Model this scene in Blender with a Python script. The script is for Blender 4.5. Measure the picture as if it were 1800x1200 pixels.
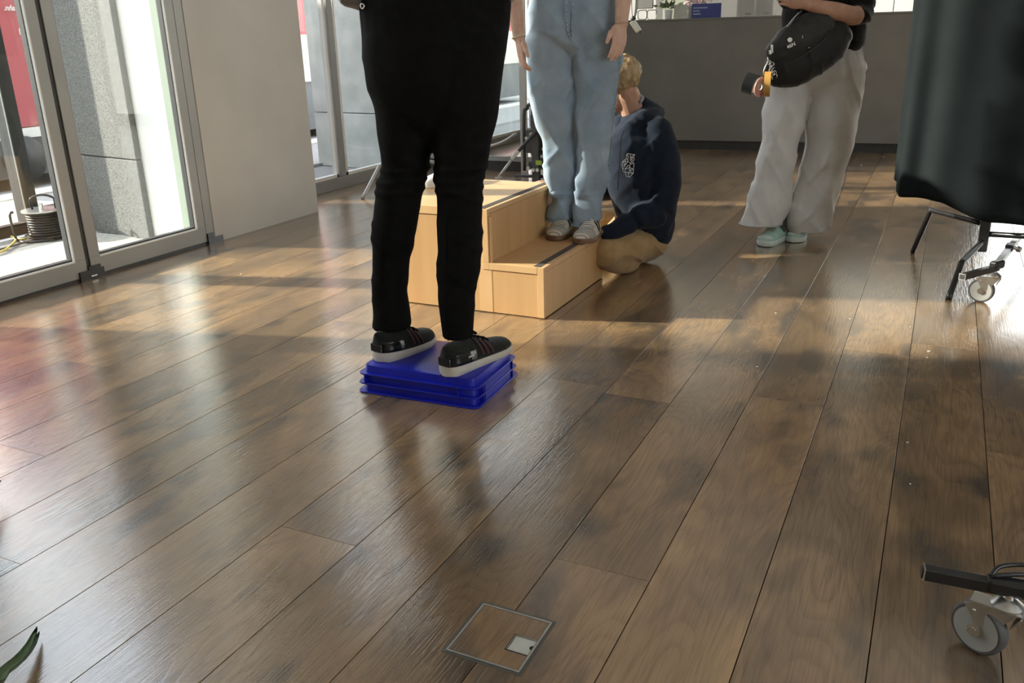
import bpy, bmesh, math, random
import numpy as np
from mathutils import Vector, Matrix, noise
random.seed(7)
for o in list(bpy.data.objects): bpy.data.objects.remove(o)
SC = bpy.context.scene; COL = SC.collection
# ---------------------------------------------------------------- camera
FPX = 1515.4; PIT = 0.34039395; ROL = 0.02759073; YAW = -0.45839181; CAMH = 1.08
FH = Vector((math.sin(YAW), math.cos(YAW), 0)); RH = Vector((math.cos(YAW), -math.sin(YAW), 0)); UP = Vector((0, 0, 1))
CF = FH*math.cos(PIT) - UP*math.sin(PIT); CD = -(UP*math.cos(PIT) + FH*math.sin(PIT))
CX = RH*math.cos(ROL) + CD*math.sin(ROL); CY = -RH*math.sin(ROL) + CD*math.cos(ROL)
CAM = Vector((0, 0, CAMH))
cd = bpy.data.cameras.new('camera'); cam = bpy.data.objects.new('camera', cd); COL.objects.link(cam)
cd.sensor_width = 36; cd.lens = FPX*36/1800; cd.clip_start = .02; cd.clip_end = 300
R = Matrix((CX, -CY, -CF)).transposed().to_4x4(); cam.matrix_world = Matrix.Translation(CAM) @ R
SC.camera = cam
def ray(px, py): return CX*((px-900)/FPX) + CY*((py-600)/FPX) + CF
def fl(px, py, z=0.0):
    d = ray(px, py); return CAM + d*((z-CAMH)/d.z)
def at(px, py, dist):
    d = ray(px, py); return CAM + d*(dist/d.dot(FH))
def onx(px, py, x):
    d = ray(px, py); return CAM + d*(x/d.x)
def ony(px, py, y):
    d = ray(px, py); return CAM + d*(y/d.y)
# ---------------------------------------------------------------- world, sun, exposure
SKY = 7.4; SUN = 20.0; EXPO = -0.55; SC.cycles.caustics_reflective = False; SC.cycles.caustics_refractive = False
w = bpy.data.worlds.new('sky'); SC.world = w; w.use_nodes = True
wn = w.node_tree; bg = wn.nodes['Background']
tc = wn.nodes.new('ShaderNodeTexCoord'); sx = wn.nodes.new('ShaderNodeSeparateXYZ'); cr = wn.nodes.new('ShaderNodeValToRGB')
wn.links.new(tc.outputs['Generated'], sx.inputs[0]); wn.links.new(sx.outputs['Z'], cr.inputs[0]); wn.links.new(cr.outputs[0], bg.inputs[0])
cr.color_ramp.elements[0].position = 0.0; cr.color_ramp.elements[0].color = (1, .97, .90, 1)
cr.color_ramp.elements[1].position = 0.6; cr.color_ramp.elements[1].color = (.78, .87, 1, 1)
bg.inputs[1].default_value = SKY
SUNDIR = Vector((1, .29, 0)).normalized()*math.cos(math.radians(22.8)) - UP*math.sin(math.radians(22.8))
sl = bpy.data.lights.new('sun', 'SUN'); sl.energy = SUN; sl.angle = math.radians(1.2); sl.color = (1, .93, .82)
so = bpy.data.objects.new('sun', sl); COL.objects.link(so); so.rotation_euler = SUNDIR.to_track_quat('-Z', 'Y').to_euler(); so.location = (-12, -3, 8)
def portal(loc, sxy, d):
    l = bpy.data.lights.new('window_portal', 'AREA'); l.shape = 'RECTANGLE'; l.size, l.size_y = sxy; l.cycles.is_portal = True
    o = bpy.data.objects.new('window_portal', l); COL.objects.link(o); o.location = loc; o.rotation_euler = Vector(d).to_track_quat('-Z', 'Y').to_euler()
SC.view_settings.view_transform = 'Standard'; SC.view_settings.look = 'None'; SC.view_settings.gamma = 1
SC.view_settings.use_curve_mapping = False; SC.view_settings.exposure = EXPO
# ---------------------------------------------------------------- helpers
ORG = {}
def props(o, label=None, cat=None, group=None, kind=None):
    if label: o['label'] = label
    if cat: o['category'] = cat
    if group: o['group'] = group
    if kind: o['kind'] = kind
    return o
def thing(name, label, cat, loc, group=None):
    o = bpy.data.objects.new(name, None); COL.objects.link(o); o.location = loc; o.empty_display_size = .05
    ORG[o.name] = Vector(loc); return props(o, label, cat, group)
def link(name, me, mat, parent=None, label=None):
    o = bpy.data.objects.new(name, me); COL.objects.link(o)
    if mat is not None and len(me.materials) == 0: me.materials.append(mat)
    if parent is not None:
        o.parent = parent; ORG[o.name] = ORG.get(parent.name, Vector((0, 0, 0)))
    if label: o['label'] = label
    return o
def obj(name, bm, mat, parent=None, smooth=False, label=None, kind=None, bevel=0):
    if parent is not None:
        off = ORG.get(parent.name, Vector((0, 0, 0))); bmesh.ops.translate(bm, verts=bm.verts, vec=-off)
    bmesh.ops.recalc_face_normals(bm, faces=bm.faces)
    me = bpy.data.meshes.new(name); bm.to_mesh(me); bm.free()
    if smooth:
        for p in me.polygons: p.use_smooth = True
        if smooth != 'all':
            try: me.set_sharp_from_angle(angle=math.radians(40))
            except Exception: pass
    o = link(name, me, mat, parent, label)
    if bevel:
        m = o.modifiers.new('bevel', 'BEVEL'); m.width = bevel; m.segments = 2; m.limit_method = 'ANGLE'
    if kind: o['kind'] = kind
    return o
def struct(name, bm, mat, **k):
    return obj(name, bm, mat, kind='structure', **k)
NB = lambda: bmesh.new()
def box(bm, lo, hi):
    lo = Vector(lo); hi = Vector(hi); c = (lo+hi)/2; s = hi-lo
    bmesh.ops.create_cube(bm, size=1, matrix=Matrix.Translation(c) @ Matrix.Diagonal((abs(s.x), abs(s.y), abs(s.z), 1))); return bm
def obox(bm, c, sz, ax, ay):
    ax = Vector(ax).normalized(); az = ax.cross(Vector(ay)).normalized(); ay = az.cross(ax)
    M = Matrix((ax, ay, az)).transposed().to_4x4()
    bmesh.ops.create_cube(bm, size=1, matrix=Matrix.Translation(Vector(c)) @ M @ Matrix.Diagonal((sz[0], sz[1], sz[2], 1))); return bm
def frames(pts):
    n = len(pts); T = []
    for i in range(n):
        t = (pts[min(i+1, n-1)] - pts[max(i-1, 0)]); T.append(t.normalized() if t.length > 1e-9 else UP.copy())
    ref = Vector((0, 0, 1)) if abs(T[0].z) < .9 else Vector((1, 0, 0))
    u = T[0].cross(ref).normalized(); out = []
    for i in range(n):
        u = (u - T[i]*u.dot(T[i])); u = u.normalized() if u.length > 1e-6 else T[i].orthogonal().normalized()
        out.append((u.copy(), T[i].cross(u)))
    return out
def rings_mesh(bm, rings, cap=True):
    vs = [[bm.verts.new(p) for p in r] for r in rings]; n = len(rings[0])
    for a, b in zip(vs, vs[1:]):
        for i in range(n): bm.faces.new((a[i], a[(i+1) % n], b[(i+1) % n], b[i]))
    if cap: bm.faces.new(vs[0][::-1]); bm.faces.new(vs[-1])
    return bm
def crom(P, t):
    n = len(P)-1; t = max(0, min(n-1e-9, t*n)); i = int(t); f = t-i
    a, b, c, d = P[max(i-1, 0)], P[i], P[min(i+1, n)], P[min(i+2, n)]
    return .5*((2*b) + (c-a)*f + (2*a-5*b+4*c-d)*f*f + (3*b-a-3*c+d)*f**3)
def smooth_pts(P, k=6):
    A = np.array([list(p) for p in P], float); m = (len(P)-1)*k
    return [Vector(crom(A, i/m)) for i in range(m+1)]
def tube(bm, pts, r, n=8, sm=0, cap=True, flat=1.0):
    """round tube; r one radius or one per point"""
    pts = [Vector(p) for p in pts]
    rr = list(r) if hasattr(r, '__len__') else [r]*len(pts)
    if sm:
        A = np.array([list(p)+[q] for p, q in zip(pts, rr)]); m = (len(pts)-1)*sm
        S = [crom(A, i/m) for i in range(m+1)]; pts = [Vector(s[:3]) for s in S]; rr = [s[3] for s in S]
    F = frames(pts)
    R_ = [[p + (u*math.cos(2*math.pi*k/n) + v*math.sin(2*math.pi*k/n)*flat)*q for k in range(n)] for p, q, (u, v) in zip(pts, rr, F)]
    return rings_mesh(bm, R_, cap)
def limb(bm, P, n=20, sub=5, ref=None):
    """P = [(point, rx, ry)], rx along ref side axis; round-ended tapering chain"""
    A = np.array([list(p)+[a, b] for p, a, b in P], float); m = (len(P)-1)*sub
    S = [crom(A, i/m) for i in range(m+1)]; pts = [Vector(s[:3]) for s in S]
    rings = []
    N = len(pts)
    for i, (p, s) in enumerate(zip(pts, S)):
        t = (pts[min(i+1, N-1)]-pts[max(i-1, 0)]).normalized()
        u = Vector(ref) if ref is not None else t.orthogonal()
        u = (u - t*u.dot(t)); u = u.normalized() if u.length > 1e-6 else t.orthogonal().normalized()
        v = t.cross(u)
        rings.append([p + u*math.cos(2*math.pi*k/n)*s[3] + v*math.sin(2*math.pi*k/n)*s[4] for k in range(n)])
    def endcap(p, t, ring, f):
        out = []
        for k in (.35, .7, .93):
            q = math.sqrt(1-k*k); out.append([p + (x-p)*q + t*k*f for x in ring])
        return out
    t0 = (pts[0]-pts[1]).normalized(); t1 = (pts[-1]-pts[-2]).normalized()
    r0 = min(S[0][3], S[0][4]); r1 = min(S[-1][3], S[-1][4])
    rings = endcap(pts[0], t0, rings[0], r0)[::-1] + rings + endcap(pts[-1], t1, rings[-1], r1)
    return rings_mesh(bm, rings)
def ell(bm, c, rad, axes=None, seg=20):
    M = Matrix.Identity(4)
    if axes: M = Matrix([Vector(a).normalized() for a in axes]).transposed().to_4x4()
    bmesh.ops.create_uvsphere(bm, u_segments=seg, v_segments=seg//2+2, radius=1, matrix=Matrix.Translation(Vector(c)) @ M @ Matrix.Diagonal((rad[0], rad[1], rad[2], 1))); return bm
def cyl(bm, a, b, r, n=20, r2=None):
    return tube(bm, [a, b], [r, r if r2 is None else r2], n)
def torus(bm, c, ax, R1, r, n=24, m=8):
    ax = Vector(ax).normalized(); u = ax.orthogonal().normalized(); v = ax.cross(u); c = Vector(c); rings = []
    for i in range(n):
        a = 2*math.pi*i/n; d = u*math.cos(a)+v*math.sin(a)
        rings.append([c + d*(R1 + r*math.cos(2*math.pi*k/m)) + ax*r*math.sin(2*math.pi*k/m) for k in range(m)])
    vs = [[bm.verts.new(p) for p in r_] for r_ in rings]
    for i in range(n):
        a, b = vs[i], vs[(i+1) % n]
        for k in range(m): bm.faces.new((a[k], a[(k+1) % m], b[(k+1) % m], b[k]))
    return bm
def fuse(bm, voxel, smooth=2):
    """voxel union of all the volumes in bm"""
    bmesh.ops.recalc_face_normals(bm, faces=bm.faces)
    me = bpy.data.meshes.new('tmp'); bm.to_mesh(me); bm.free()
    o = bpy.data.objects.new('tmp', me); COL.objects.link(o)
    m = o.modifiers.new('r', 'REMESH'); m.mode = 'VOXEL'; m.voxel_size = voxel; m.use_smooth_shade = True
    dg = bpy.context.evaluated_depsgraph_get(); dg.update()
    nm = bpy.data.meshes.new_from_object(o.evaluated_get(dg))
    bpy.data.objects.remove(o); bpy.data.meshes.remove(me)
    b = bmesh.new(); b.from_mesh(nm); bpy.data.meshes.remove(nm)
    for _ in range(smooth): bmesh.ops.smooth_vert(b, verts=b.verts, factor=.5, use_axis_x=True, use_axis_y=True, use_axis_z=True)
    return b
def merge(bm, other):
    me = bpy.data.meshes.new('t'); other.to_mesh(me); other.free(); bm.from_mesh(me); bpy.data.meshes.remove(me); return bm
def displace(bm, fn):
    bm.normal_update()
    ds = [(v, v.normal*fn(v.co, v.normal)) for v in bm.verts]
    for v, d in ds: v.co += d
    return bm
# ---------------------------------------------------------------- materials
def M_(name, col=(.5, .5, .5), rough=.6, metal=0, spec=.5, **k):
    m = bpy.data.materials.new(name); m.use_nodes = True; b = m.node_tree.nodes['Principled BSDF']
    b.inputs['Base Color'].default_value = (*col, 1); b.inputs['Roughness'].default_value = rough
    b.inputs['Metallic'].default_value = metal; b.inputs['Specular IOR Level'].default_value = spec
    for kk, v in k.items():
        b.inputs[kk].default_value = v
    return m
def nd(m, t, **k):
    n = m.node_tree.nodes.new(t)
    for kk, v in k.items(): setattr(n, kk, v)
    return n
def lk(m, a, b): m.node_tree.links.new(a, b)
def noisy(name, c1, c2, scale=20, rough=.6, bump=.1, bscale=None, metal=0, stretch=(1, 1, 1), detail=6, spec=.5, coords='Object', dist=.002, **k):
    """base colour mottled between c1 and c2, fine relief"""
    m = M_(name, c1, rough, metal, spec, **k); b = m.node_tree.nodes['Principled BSDF']
    t = nd(m, 'ShaderNodeTexCoord'); mp = nd(m, 'ShaderNodeMapping'); mp.inputs['Scale'].default_value = stretch
    n = nd(m, 'ShaderNodeTexNoise'); n.inputs['Scale'].default_value = scale; n.inputs['Detail'].default_value = detail
    r = nd(m, 'ShaderNodeValToRGB'); r.color_ramp.elements[0].position = .35; r.color_ramp.elements[1].position = .68
    r.color_ramp.elements[0].color = (*c1, 1); r.color_ramp.elements[1].color = (*c2, 1)
    lk(m, t.outputs[coords], mp.inputs[0]); lk(m, mp.outputs[0], n.inputs[0]); lk(m, n.outputs[0], r.inputs[0]); lk(m, r.outputs[0], b.inputs['Base Color'])
    if bump:
        n2 = nd(m, 'ShaderNodeTexNoise'); n2.inputs['Scale'].default_value = bscale or scale*4; n2.inputs['Detail'].default_value = 3
        bp = nd(m, 'ShaderNodeBump'); bp.inputs['Strength'].default_value = bump; bp.inputs['Distance'].default_value = dist
        lk(m, mp.outputs[0], n2.inputs[0]); lk(m, n2.outputs[0], bp.inputs['Height']); lk(m, bp.outputs[0], b.inputs['Normal'])
    return m
def glass_mat(name, tint=(.975, .985, .975), refl=.5):
    m = bpy.data.materials.new(name); m.use_nodes = True; N = m.node_tree.nodes; N.clear()
    o = nd(m, 'ShaderNodeOutputMaterial'); t = nd(m, 'ShaderNodeBsdfTransparent'); g = nd(m, 'ShaderNodeBsdfGlossy'); f = nd(m, 'ShaderNodeFresnel'); x = nd(m, 'ShaderNodeMixShader')
    t.inputs[0].default_value = (*tint, 1); g.inputs[0].default_value = (refl, refl, refl, 1); g.inputs[1].default_value = .01; f.inputs[0].default_value = 1.5
    ge = nd(m, 'ShaderNodeNewGeometry'); mi = nd(m, 'ShaderNodeMapRange'); mi.inputs[3].default_value = 1.5; mi.inputs[4].default_value = 1/1.5; lk(m, ge.outputs['Backfacing'], mi.inputs[0]); lk(m, mi.outputs[0], f.inputs[0])
    lk(m, f.outputs[0], x.inputs[0]); lk(m, t.outputs[0], x.inputs[1]); lk(m, g.outputs[0], x.inputs[2]); lk(m, x.outputs[0], o.inputs[0]); return m
def plank_mat():
    m = M_('smoked_oak', (.1, .07, .05), .3); b = m.node_tree.nodes['Principled BSDF']
    oi = nd(m, 'ShaderNodeObjectInfo'); t = nd(m, 'ShaderNodeTexCoord')
    mul = nd(m, 'ShaderNodeVectorMath', operation='MULTIPLY'); cmb = nd(m, 'ShaderNodeCombineXYZ')
    sc = nd(m, 'ShaderNodeMath', operation='MULTIPLY'); sc.inputs[1].default_value = 37.0
    lk(m, oi.outputs['Random'], sc.inputs[0]); lk(m, sc.outputs[0], cmb.inputs[0]); lk(m, sc.outputs[0], cmb.inputs[1]); lk(m, sc.outputs[0], cmb.inputs[2])
    add = nd(m, 'ShaderNodeVectorMath', operation='ADD'); lk(m, t.outputs['Object'], add.inputs[0]); lk(m, cmb.outputs[0], add.inputs[1])
    def mapped(s):
        q = nd(m, 'ShaderNodeMapping'); q.inputs['Scale'].default_value = s; lk(m, add.outputs[0], q.inputs[0]); return q.outputs[0]
    # cathedral figure: level lines of a stretched noise
    n1 = nd(m, 'ShaderNodeTexNoise'); n1.inputs['Scale'].default_value = 1; n1.inputs['Detail'].default_value = 1.5; n1.inputs['Distortion'].default_value = .3; lk(m, mapped((5.5, 1.1, 1)), n1.inputs[0])
    a = nd(m, 'ShaderNodeMath', operation='MULTIPLY'); a.inputs[1].default_value = 26; lk(m, n1.outputs[0], a.inputs[0])
    fr = nd(m, 'ShaderNodeMath', operation='FRACT'); lk(m, a.outputs[0], fr.inputs[0])
    ln = nd(m, 'ShaderNodeValToRGB'); e = ln.color_ramp.elements; e[0].position = 0; e[0].color = (0, 0, 0, 1); e[1].position = .45; e[1].color = (1, 1, 1, 1)
    x = e.new(.9); x.color = (1, 1, 1, 1); x = e.new(1); x.color = (0, 0, 0, 1); lk(m, fr.outputs[0], ln.inputs[0])
    # fine pores
    n2 = nd(m, 'ShaderNodeTexNoise'); n2.inputs['Scale'].default_value = 1; n2.inputs['Detail'].default_value = 4; lk(m, mapped((230, 9, 1)), n2.inputs[0])
    # broad tone
    n3 = nd(m, 'ShaderNodeTexNoise'); n3.inputs['Scale'].default_value = 1; n3.inputs['Detail'].default_value = 3; n3.inputs['Distortion'].default_value = .6; lk(m, mapped((5, 2.2, 1)), n3.inputs[0])
    r3 = nd(m, 'ShaderNodeValToRGB'); e = r3.color_ramp.elements; e[0].position = .3; e[0].color = (.205, .137, .083, 1); e[1].position = .72; e[1].color = (.43, .272, .135, 1)
    x = e.new(.5); x.color = (.305, .195, .105, 1); lk(m, n3.outputs[0], r3.inputs[0])
    # grey smoky patches
    n4 = nd(m, 'ShaderNodeTexNoise'); n4.inputs['Scale'].default_value = 1; n4.inputs['Detail'].default_value = 2; lk(m, mapped((7, 3.2, 1)), n4.inputs[0])
    r4 = nd(m, 'ShaderNodeValToRGB'); e = r4.color_ramp.elements; e[0].position = .53; e[0].color = (0, 0, 0, 1); e[1].position = .70; e[1].color = (.8, .8, .8, 1); lk(m, n4.outputs[0], r4.inputs[0])
    mx = nd(m, 'ShaderNodeMix', data_type='RGBA'); lk(m, r4.outputs[0], mx.inputs[0]); lk(m, r3.outputs[0], mx.inputs[6]); mx.inputs[7].default_value = (.082, .070, .060, 1)
    # grain darkening
    m2 = nd(m, 'ShaderNodeMix', data_type='RGBA', blend_type='MULTIPLY'); m2.inputs[0].default_value = .16; lk(m, mx.outputs[2], m2.inputs[6]); lk(m, ln.outputs[0], m2.inputs[7])
    r2 = nd(m, 'ShaderNodeValToRGB'); e = r2.color_ramp.elements; e[0].position = .36; e[0].color = (.62, .6, .58, 1); e[1].position = .55; e[1].color = (1, 1, 1, 1); lk(m, n2.outputs[0], r2.inputs[0])
    m3 = nd(m, 'ShaderNodeMix', data_type='RGBA', blend_type='MULTIPLY'); m3.inputs[0].default_value = .5; lk(m, m2.outputs[2], m3.inputs[6]); lk(m, r2.outputs[0], m3.inputs[7])
    # each plank its own tone
    hv = nd(m, 'ShaderNodeHueSaturation'); mr = nd(m, 'ShaderNodeMapRange'); mr.inputs[3].default_value = .74; mr.inputs[4].default_value = 1.2
    lk(m, oi.outputs['Random'], mr.inputs[0]); lk(m, mr.outputs[0], hv.inputs['Value']); lk(m, m3.outputs[2], hv.inputs['Color']); lk(m, hv.outputs[0], b.inputs['Base Color'])
    # relief and gloss
    s1 = nd(m, 'ShaderNodeMath', operation='MULTIPLY_ADD'); s1.inputs[1].default_value = .22; lk(m, ln.outputs[0], s1.inputs[0]); lk(m, r2.outputs[0], s1.inputs[2])
    bp = nd(m, 'ShaderNodeBump'); bp.inputs['Strength'].default_value = .35; bp.inputs['Distance'].default_value = .0009; lk(m, s1.outputs[0], bp.inputs['Height']); lk(m, bp.outputs[0], b.inputs['Normal'])
    rr = nd(m, 'ShaderNodeMapRange'); rr.inputs[3].default_value = .15; rr.inputs[4].default_value = .23; lk(m, n3.outputs[0], rr.inputs[0]); lk(m, rr.outputs[0], b.inputs['Roughness'])
    b.inputs['Specular IOR Level'].default_value = 1.0; b.inputs['Coat Weight'].default_value = .8; b.inputs['Coat Roughness'].default_value = .17; lk(m, bp.outputs[0], b.inputs['Coat Normal'])
    return m
def cloth(name, c1, c2, scale=60, bump=.25, rough=.9, weave=900, sheen=.15):
    m = noisy(name, c1, c2, scale, rough, 0, spec=.2); b = m.node_tree.nodes['Principled BSDF']
    t = nd(m, 'ShaderNodeTexCoord'); n = nd(m, 'ShaderNodeTexNoise'); n.inputs['Scale'].default_value = weave; n.inputs['Detail'].default_value = 1
    n2 = nd(m, 'ShaderNodeTexNoise'); n2.inputs['Scale'].default_value = 45; n2.inputs['Detail'].default_value = 4
    ad = nd(m, 'ShaderNodeMath', operation='MULTIPLY_ADD'); ad.inputs[1].default_value = 2.2
    bp = nd(m, 'ShaderNodeBump'); bp.inputs['Strength'].default_value = bump; bp.inputs['Distance'].default_value = .0015
    lk(m, t.outputs['Object'], n.inputs[0]); lk(m, t.outputs['Object'], n2.inputs[0]); lk(m, n2.outputs[0], ad.inputs[0]); lk(m, n.outputs[0], ad.inputs[2]); lk(m, ad.outputs[0], bp.inputs['Height']); lk(m, bp.outputs[0], b.inputs['Normal'])
    b.inputs['Sheen Weight'].default_value = sheen; return m
OAK = plank_mat()
WALL = noisy('white_plaster', (.575, .575, .555), (.625, .625, .60), 3, .85, .12, 180)
CEIL = M_('ceiling_white', (.7, .7, .68), .9)
FRAME = noisy('grey_aluminium', (.335, .345, .335), (.365, .375, .365), 5, .42, .03, 300, metal=.15)
BLACKM = noisy('black_steel', (.012, .012, .013), (.02, .02, .021), 20, .28, .05, 200, spec=.6)
DARKG = noisy('charcoal_metal', (.035, .036, .036), (.05, .05, .05), 20, .45, .05, 200)
COILB = M_('coil_black', (.006, .006, .006), .45)
GASKET = M_('black_rubber', (.018, .018, .018), .5)
GLASS = glass_mat('window_glass')
GLASS2 = glass_mat('partition_glass', (.80, .82, .80))
CONC = noisy('pale_concrete', (.40, .43, .40), (.52, .54, .51), 6, .9, .2, 60)
GRAN = noisy('grey_granite', (.085, .085, .08), (.21, .21, .195), 110, .85, .5, 200)
PAVE = noisy('beige_paving', (.42, .40, .35), (.60, .57, .50), 45, .9, .3, 150)
ASPH = noisy('road_asphalt', (.26, .26, .26), (.33, .33, .33), 60, .95, .3, 300)
LINE = noisy('road_paint', (.75, .73, .66), (.85, .83, .76), 30, .8, .1)
WHITE = noisy('white_render', (.84, .84, .80), (.90, .90, .87), 5, .9, .1, 150)
CNTR = noisy('counter_dark_grey', (.20, .196, .183), (.225, .22, .207), 4, .75, .05, 300)
STEEL = noisy('zinc_steel', (.55, .55, .52), (.68, .68, .66), 30, .32, .05, 200, metal=.9)
CHROME = M_('chrome', (.8, .8, .78), .18, 1)
GREYP = noisy('grey_caster_plastic', (.42, .42, .41), (.48, .48, .47), 20, .45, .05)
WHEELR = noisy('grey_wheel_rubber', (.10, .10, .10), (.14, .14, .14), 30, .6, .1)
SKIN = noisy('skin', (.60, .37, .28), (.70, .47, .37), 25, .5, .12, 300, spec=.35, **{'Subsurface Weight': .08, 'Subsurface Radius': (.01, .004, .002)})
SKIN2 = noisy('skin_tan', (.44, .24, .16), (.52, .30, .21), 25, .5, .12, 300, spec=.35, **{'Subsurface Weight': .06, 'Subsurface Radius': (.01, .004, .002)})
BLACKC = cloth('black_suiting', (.0055, .0055, .0055), (.0085, .0085, .0085), 40, .12, sheen=0); BLACKC.node_tree.nodes['Principled BSDF'].inputs['Specular IOR Level'].default_value = .12
DENIM = cloth('light_blue_denim', (.235, .315, .40), (.36, .445, .53), 7, .5, sheen=.05, weave=500)
GDENIM = cloth('pale_grey_denim', (.60, .60, .585), (.70, .70, .68), 8, .45, sheen=.05, weave=500)
NAVY = cloth('navy_fleece', (.008, .0125, .024), (.0125, .019, .034), 30, .35, sheen=.06)
KHAKI = cloth('tan_cotton', (.34, .22, .10), (.42, .28, .14), 20, .3)
BLACKJ = cloth('black_cotton', (.010, .010, .010), (.016, .016, .016), 40, .3)
SATIN = cloth('taupe_satin', (.20, .175, .165), (.25, .22, .21), 12, .1, rough=.4)
CURT = cloth('dark_navy_drape', (.006, .0095, .0105), (.0085, .0125, .0138), 6, .1, sheen=0)
HAIRB = noisy('blond_hair', (.30, .20, .10), (.50, .37, .20), 60, .5, .6, 250, stretch=(1, 1, .25))
HAIRD = noisy('brown_hair', (.05, .03, .02), (.09, .055, .035), 60, .5, .6, 250, stretch=(1, 1, .25))
EYE = M_('eye', (.75, .74, .72), .2)
BLUE = noisy('blue_crate_plastic', (.006, .012, .36), (.010, .018, .44), 8, .34, .04, 150, spec=.5)
CREAM = noisy('off_white_foam', (.60, .56, .49), (.68, .64, .57), 25, .7, .15, 300)
SHBLK = cloth('black_knit', (.010, .011, .010), (.02, .021, .019), 80, .5, weave=1200)
GLOSSB = M_('glossy_black_plastic', (.01, .01, .011), .15)
MAROON = cloth('dark_red_stripe', (.055, .018, .022), (.075, .026, .03), 50, .3)
SUEDE = cloth('grey_suede', (.33, .31, .27), (.40, .38, .33), 40, .3)
LEATH = noisy('cream_leather', (.55, .50, .42), (.62, .57, .49), 25, .55, .15, 250)
GUM = noisy('brown_gum_rubber', (.15, .085, .05), (.19, .11, .07), 20, .5, .1)
MINT = cloth('mint_mesh', (.36, .56, .50), (.45, .64, .57), 40, .5)
PINK = M_('pale_pink_foam', (.70, .48, .43), .6)
WLACE = cloth('white_lace', (.62, .60, .56), (.7, .68, .64), 100, .3)
OLIVE = cloth('olive_sock', (.06, .065, .04), (.09, .095, .06), 60, .4)
REDV = noisy('red_vehicle_paint', (.52, .10, .12), (.56, .12, .135), 2, .4, .02)
DVEH = noisy('dark_vehicle_skirt', (.11, .12, .13), (.15, .16, .17), 3, .4, .03)
LETW = M_('white_lettering', (.85, .85, .83), .5)
# ================================================================ THE SETTING
WX = -3.70; W2X = -4.13; YB = 9.6; XR = 4.2; YF = -2.6; ZC = 4.2; PW = .2155; X0 = -2.3697
b = NB(); box(b, (W2X-.3, YF-.2, -.12), (XR+.2, YB+.2, -.017)); floor = struct('floor', b, M_('subfloor_black', (.008, .006, .005), .9))
pc = {}
def plank(k, y0, y1, xa=None):
    x0 = (X0+PW*k if xa is None else xa)+.0011; x1 = X0+PW*(k+1)-.0011; L = (round(y1-y0-.0008, 3), xa)
    if L not in pc:
        me = bpy.data.meshes.new('floor_plank'); W = (x1-x0)/2; H = L[0]/2; c = .0003
        vs = [(sx*(W-i), sy*(H-i*.3), z) for i, z in ((0, -.016), (0, -c), (c, 0)) for sx, sy in ((-1, -1), (1, -1), (1, 1), (-1, 1))]
        fs = [(3, 2, 1, 0), (8, 9, 10, 11)]
        for a in (0, 4):
            for i in range(4): fs.append((a+i, a+(i+1) % 4, a+4+(i+1) % 4, a+4+i))
        me.from_pydata(vs, [], fs); me.materials.append(OAK); pc[L] = me
    o = bpy.data.objects.new('floor_plank', pc[L]); COL.objects.link(o); o.location = ((x0+x1)/2, (y0+y1)/2, 0); o.parent = floor
JY = {-2: 1.943, 0: 1.38, 2: .994, 5: 1.354, 8: 1.49, 12: 2.41, 4: 3.0-.35, 10: 3.1, 7: .2, 6: 2.45, 9: .35, 11: 1.05, 3: 2.1, 1: 2.7, -1: .7}
for k in range(-9, 31):
    jy = JY.get(k, random.uniform(0, 2.2)); js = [YF-.1]
    y = jy - 2.2*math.ceil((jy-YF)/2.2)
    while y < YB+.05:
        if y > js[-1]+.15: js.append(y)
        y += 2.2
    js.append(YB+.1)
    for a, c in zip(js, js[1:]):
        if k <= -8:
            if c > 4.7: plank(k, max(a, 4.5), c)
        elif k == -7 and a < 4.3:
            plank(k, a, min(c, 4.3), WX-.012)
            if c > 4.4: plank(k, 4.3, c)
        else: plank(k, a, c)
b = NB(); box(b, (W2X-.3, YF-.2, ZC), (XR+.2, YB+.2, ZC+.1)); struct('ceiling', b, CEIL)
b = NB(); box(b, (W2X, 3.66, 0), (WX, 4.61, ZC)); wl = struct('wall_left', b, WALL)
b = NB(); box(b, (WX-.15, YF, 0), (WX, 1.04, ZC)); obj('wall_section', b, WALL, wl)  # unseen solid stretch, put in to cut daylight and sun on the foreground
b = NB(); box(b, (-3.80, YF, 3.47), (WX, 3.66, ZC)); box(b, (W2X-.1, 4.61, 3.9), (W2X+.02, YB, ZC)); obj('lintel', b, WALL, wl)
b = NB(); box(b, (XR, YF-.2, 0), (XR+.2, -1.9, ZC)); box(b, (XR, 1.9, 0), (XR+.2, YB+.2, ZC)); box(b, (XR, -1.9, 0), (XR+.2, 1.9, .8)); box(b, (XR, -1.9, 3.2), (XR+.2, 1.9, ZC)); struct('wall_right', b, WALL)
b = NB(); box(b, (W2X-.3, YF-.2, 0), (XR, YF, ZC)); struct('wall_front', b, WALL)
b = NB(); box(b, (W2X-.3, YB, 0), (.5, YB+.15, ZC)); box(b, (.5, YB, 3.9), (XR, YB+.15, ZC)); wb = struct('wall_back', b, WALL)
b = NB(); box(b, (-2.9, YB-.03, 0), (-.95, YB, 2.6)); obj('wall_panel', b, CNTR, wb, label='dark grey wall panel')
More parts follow.
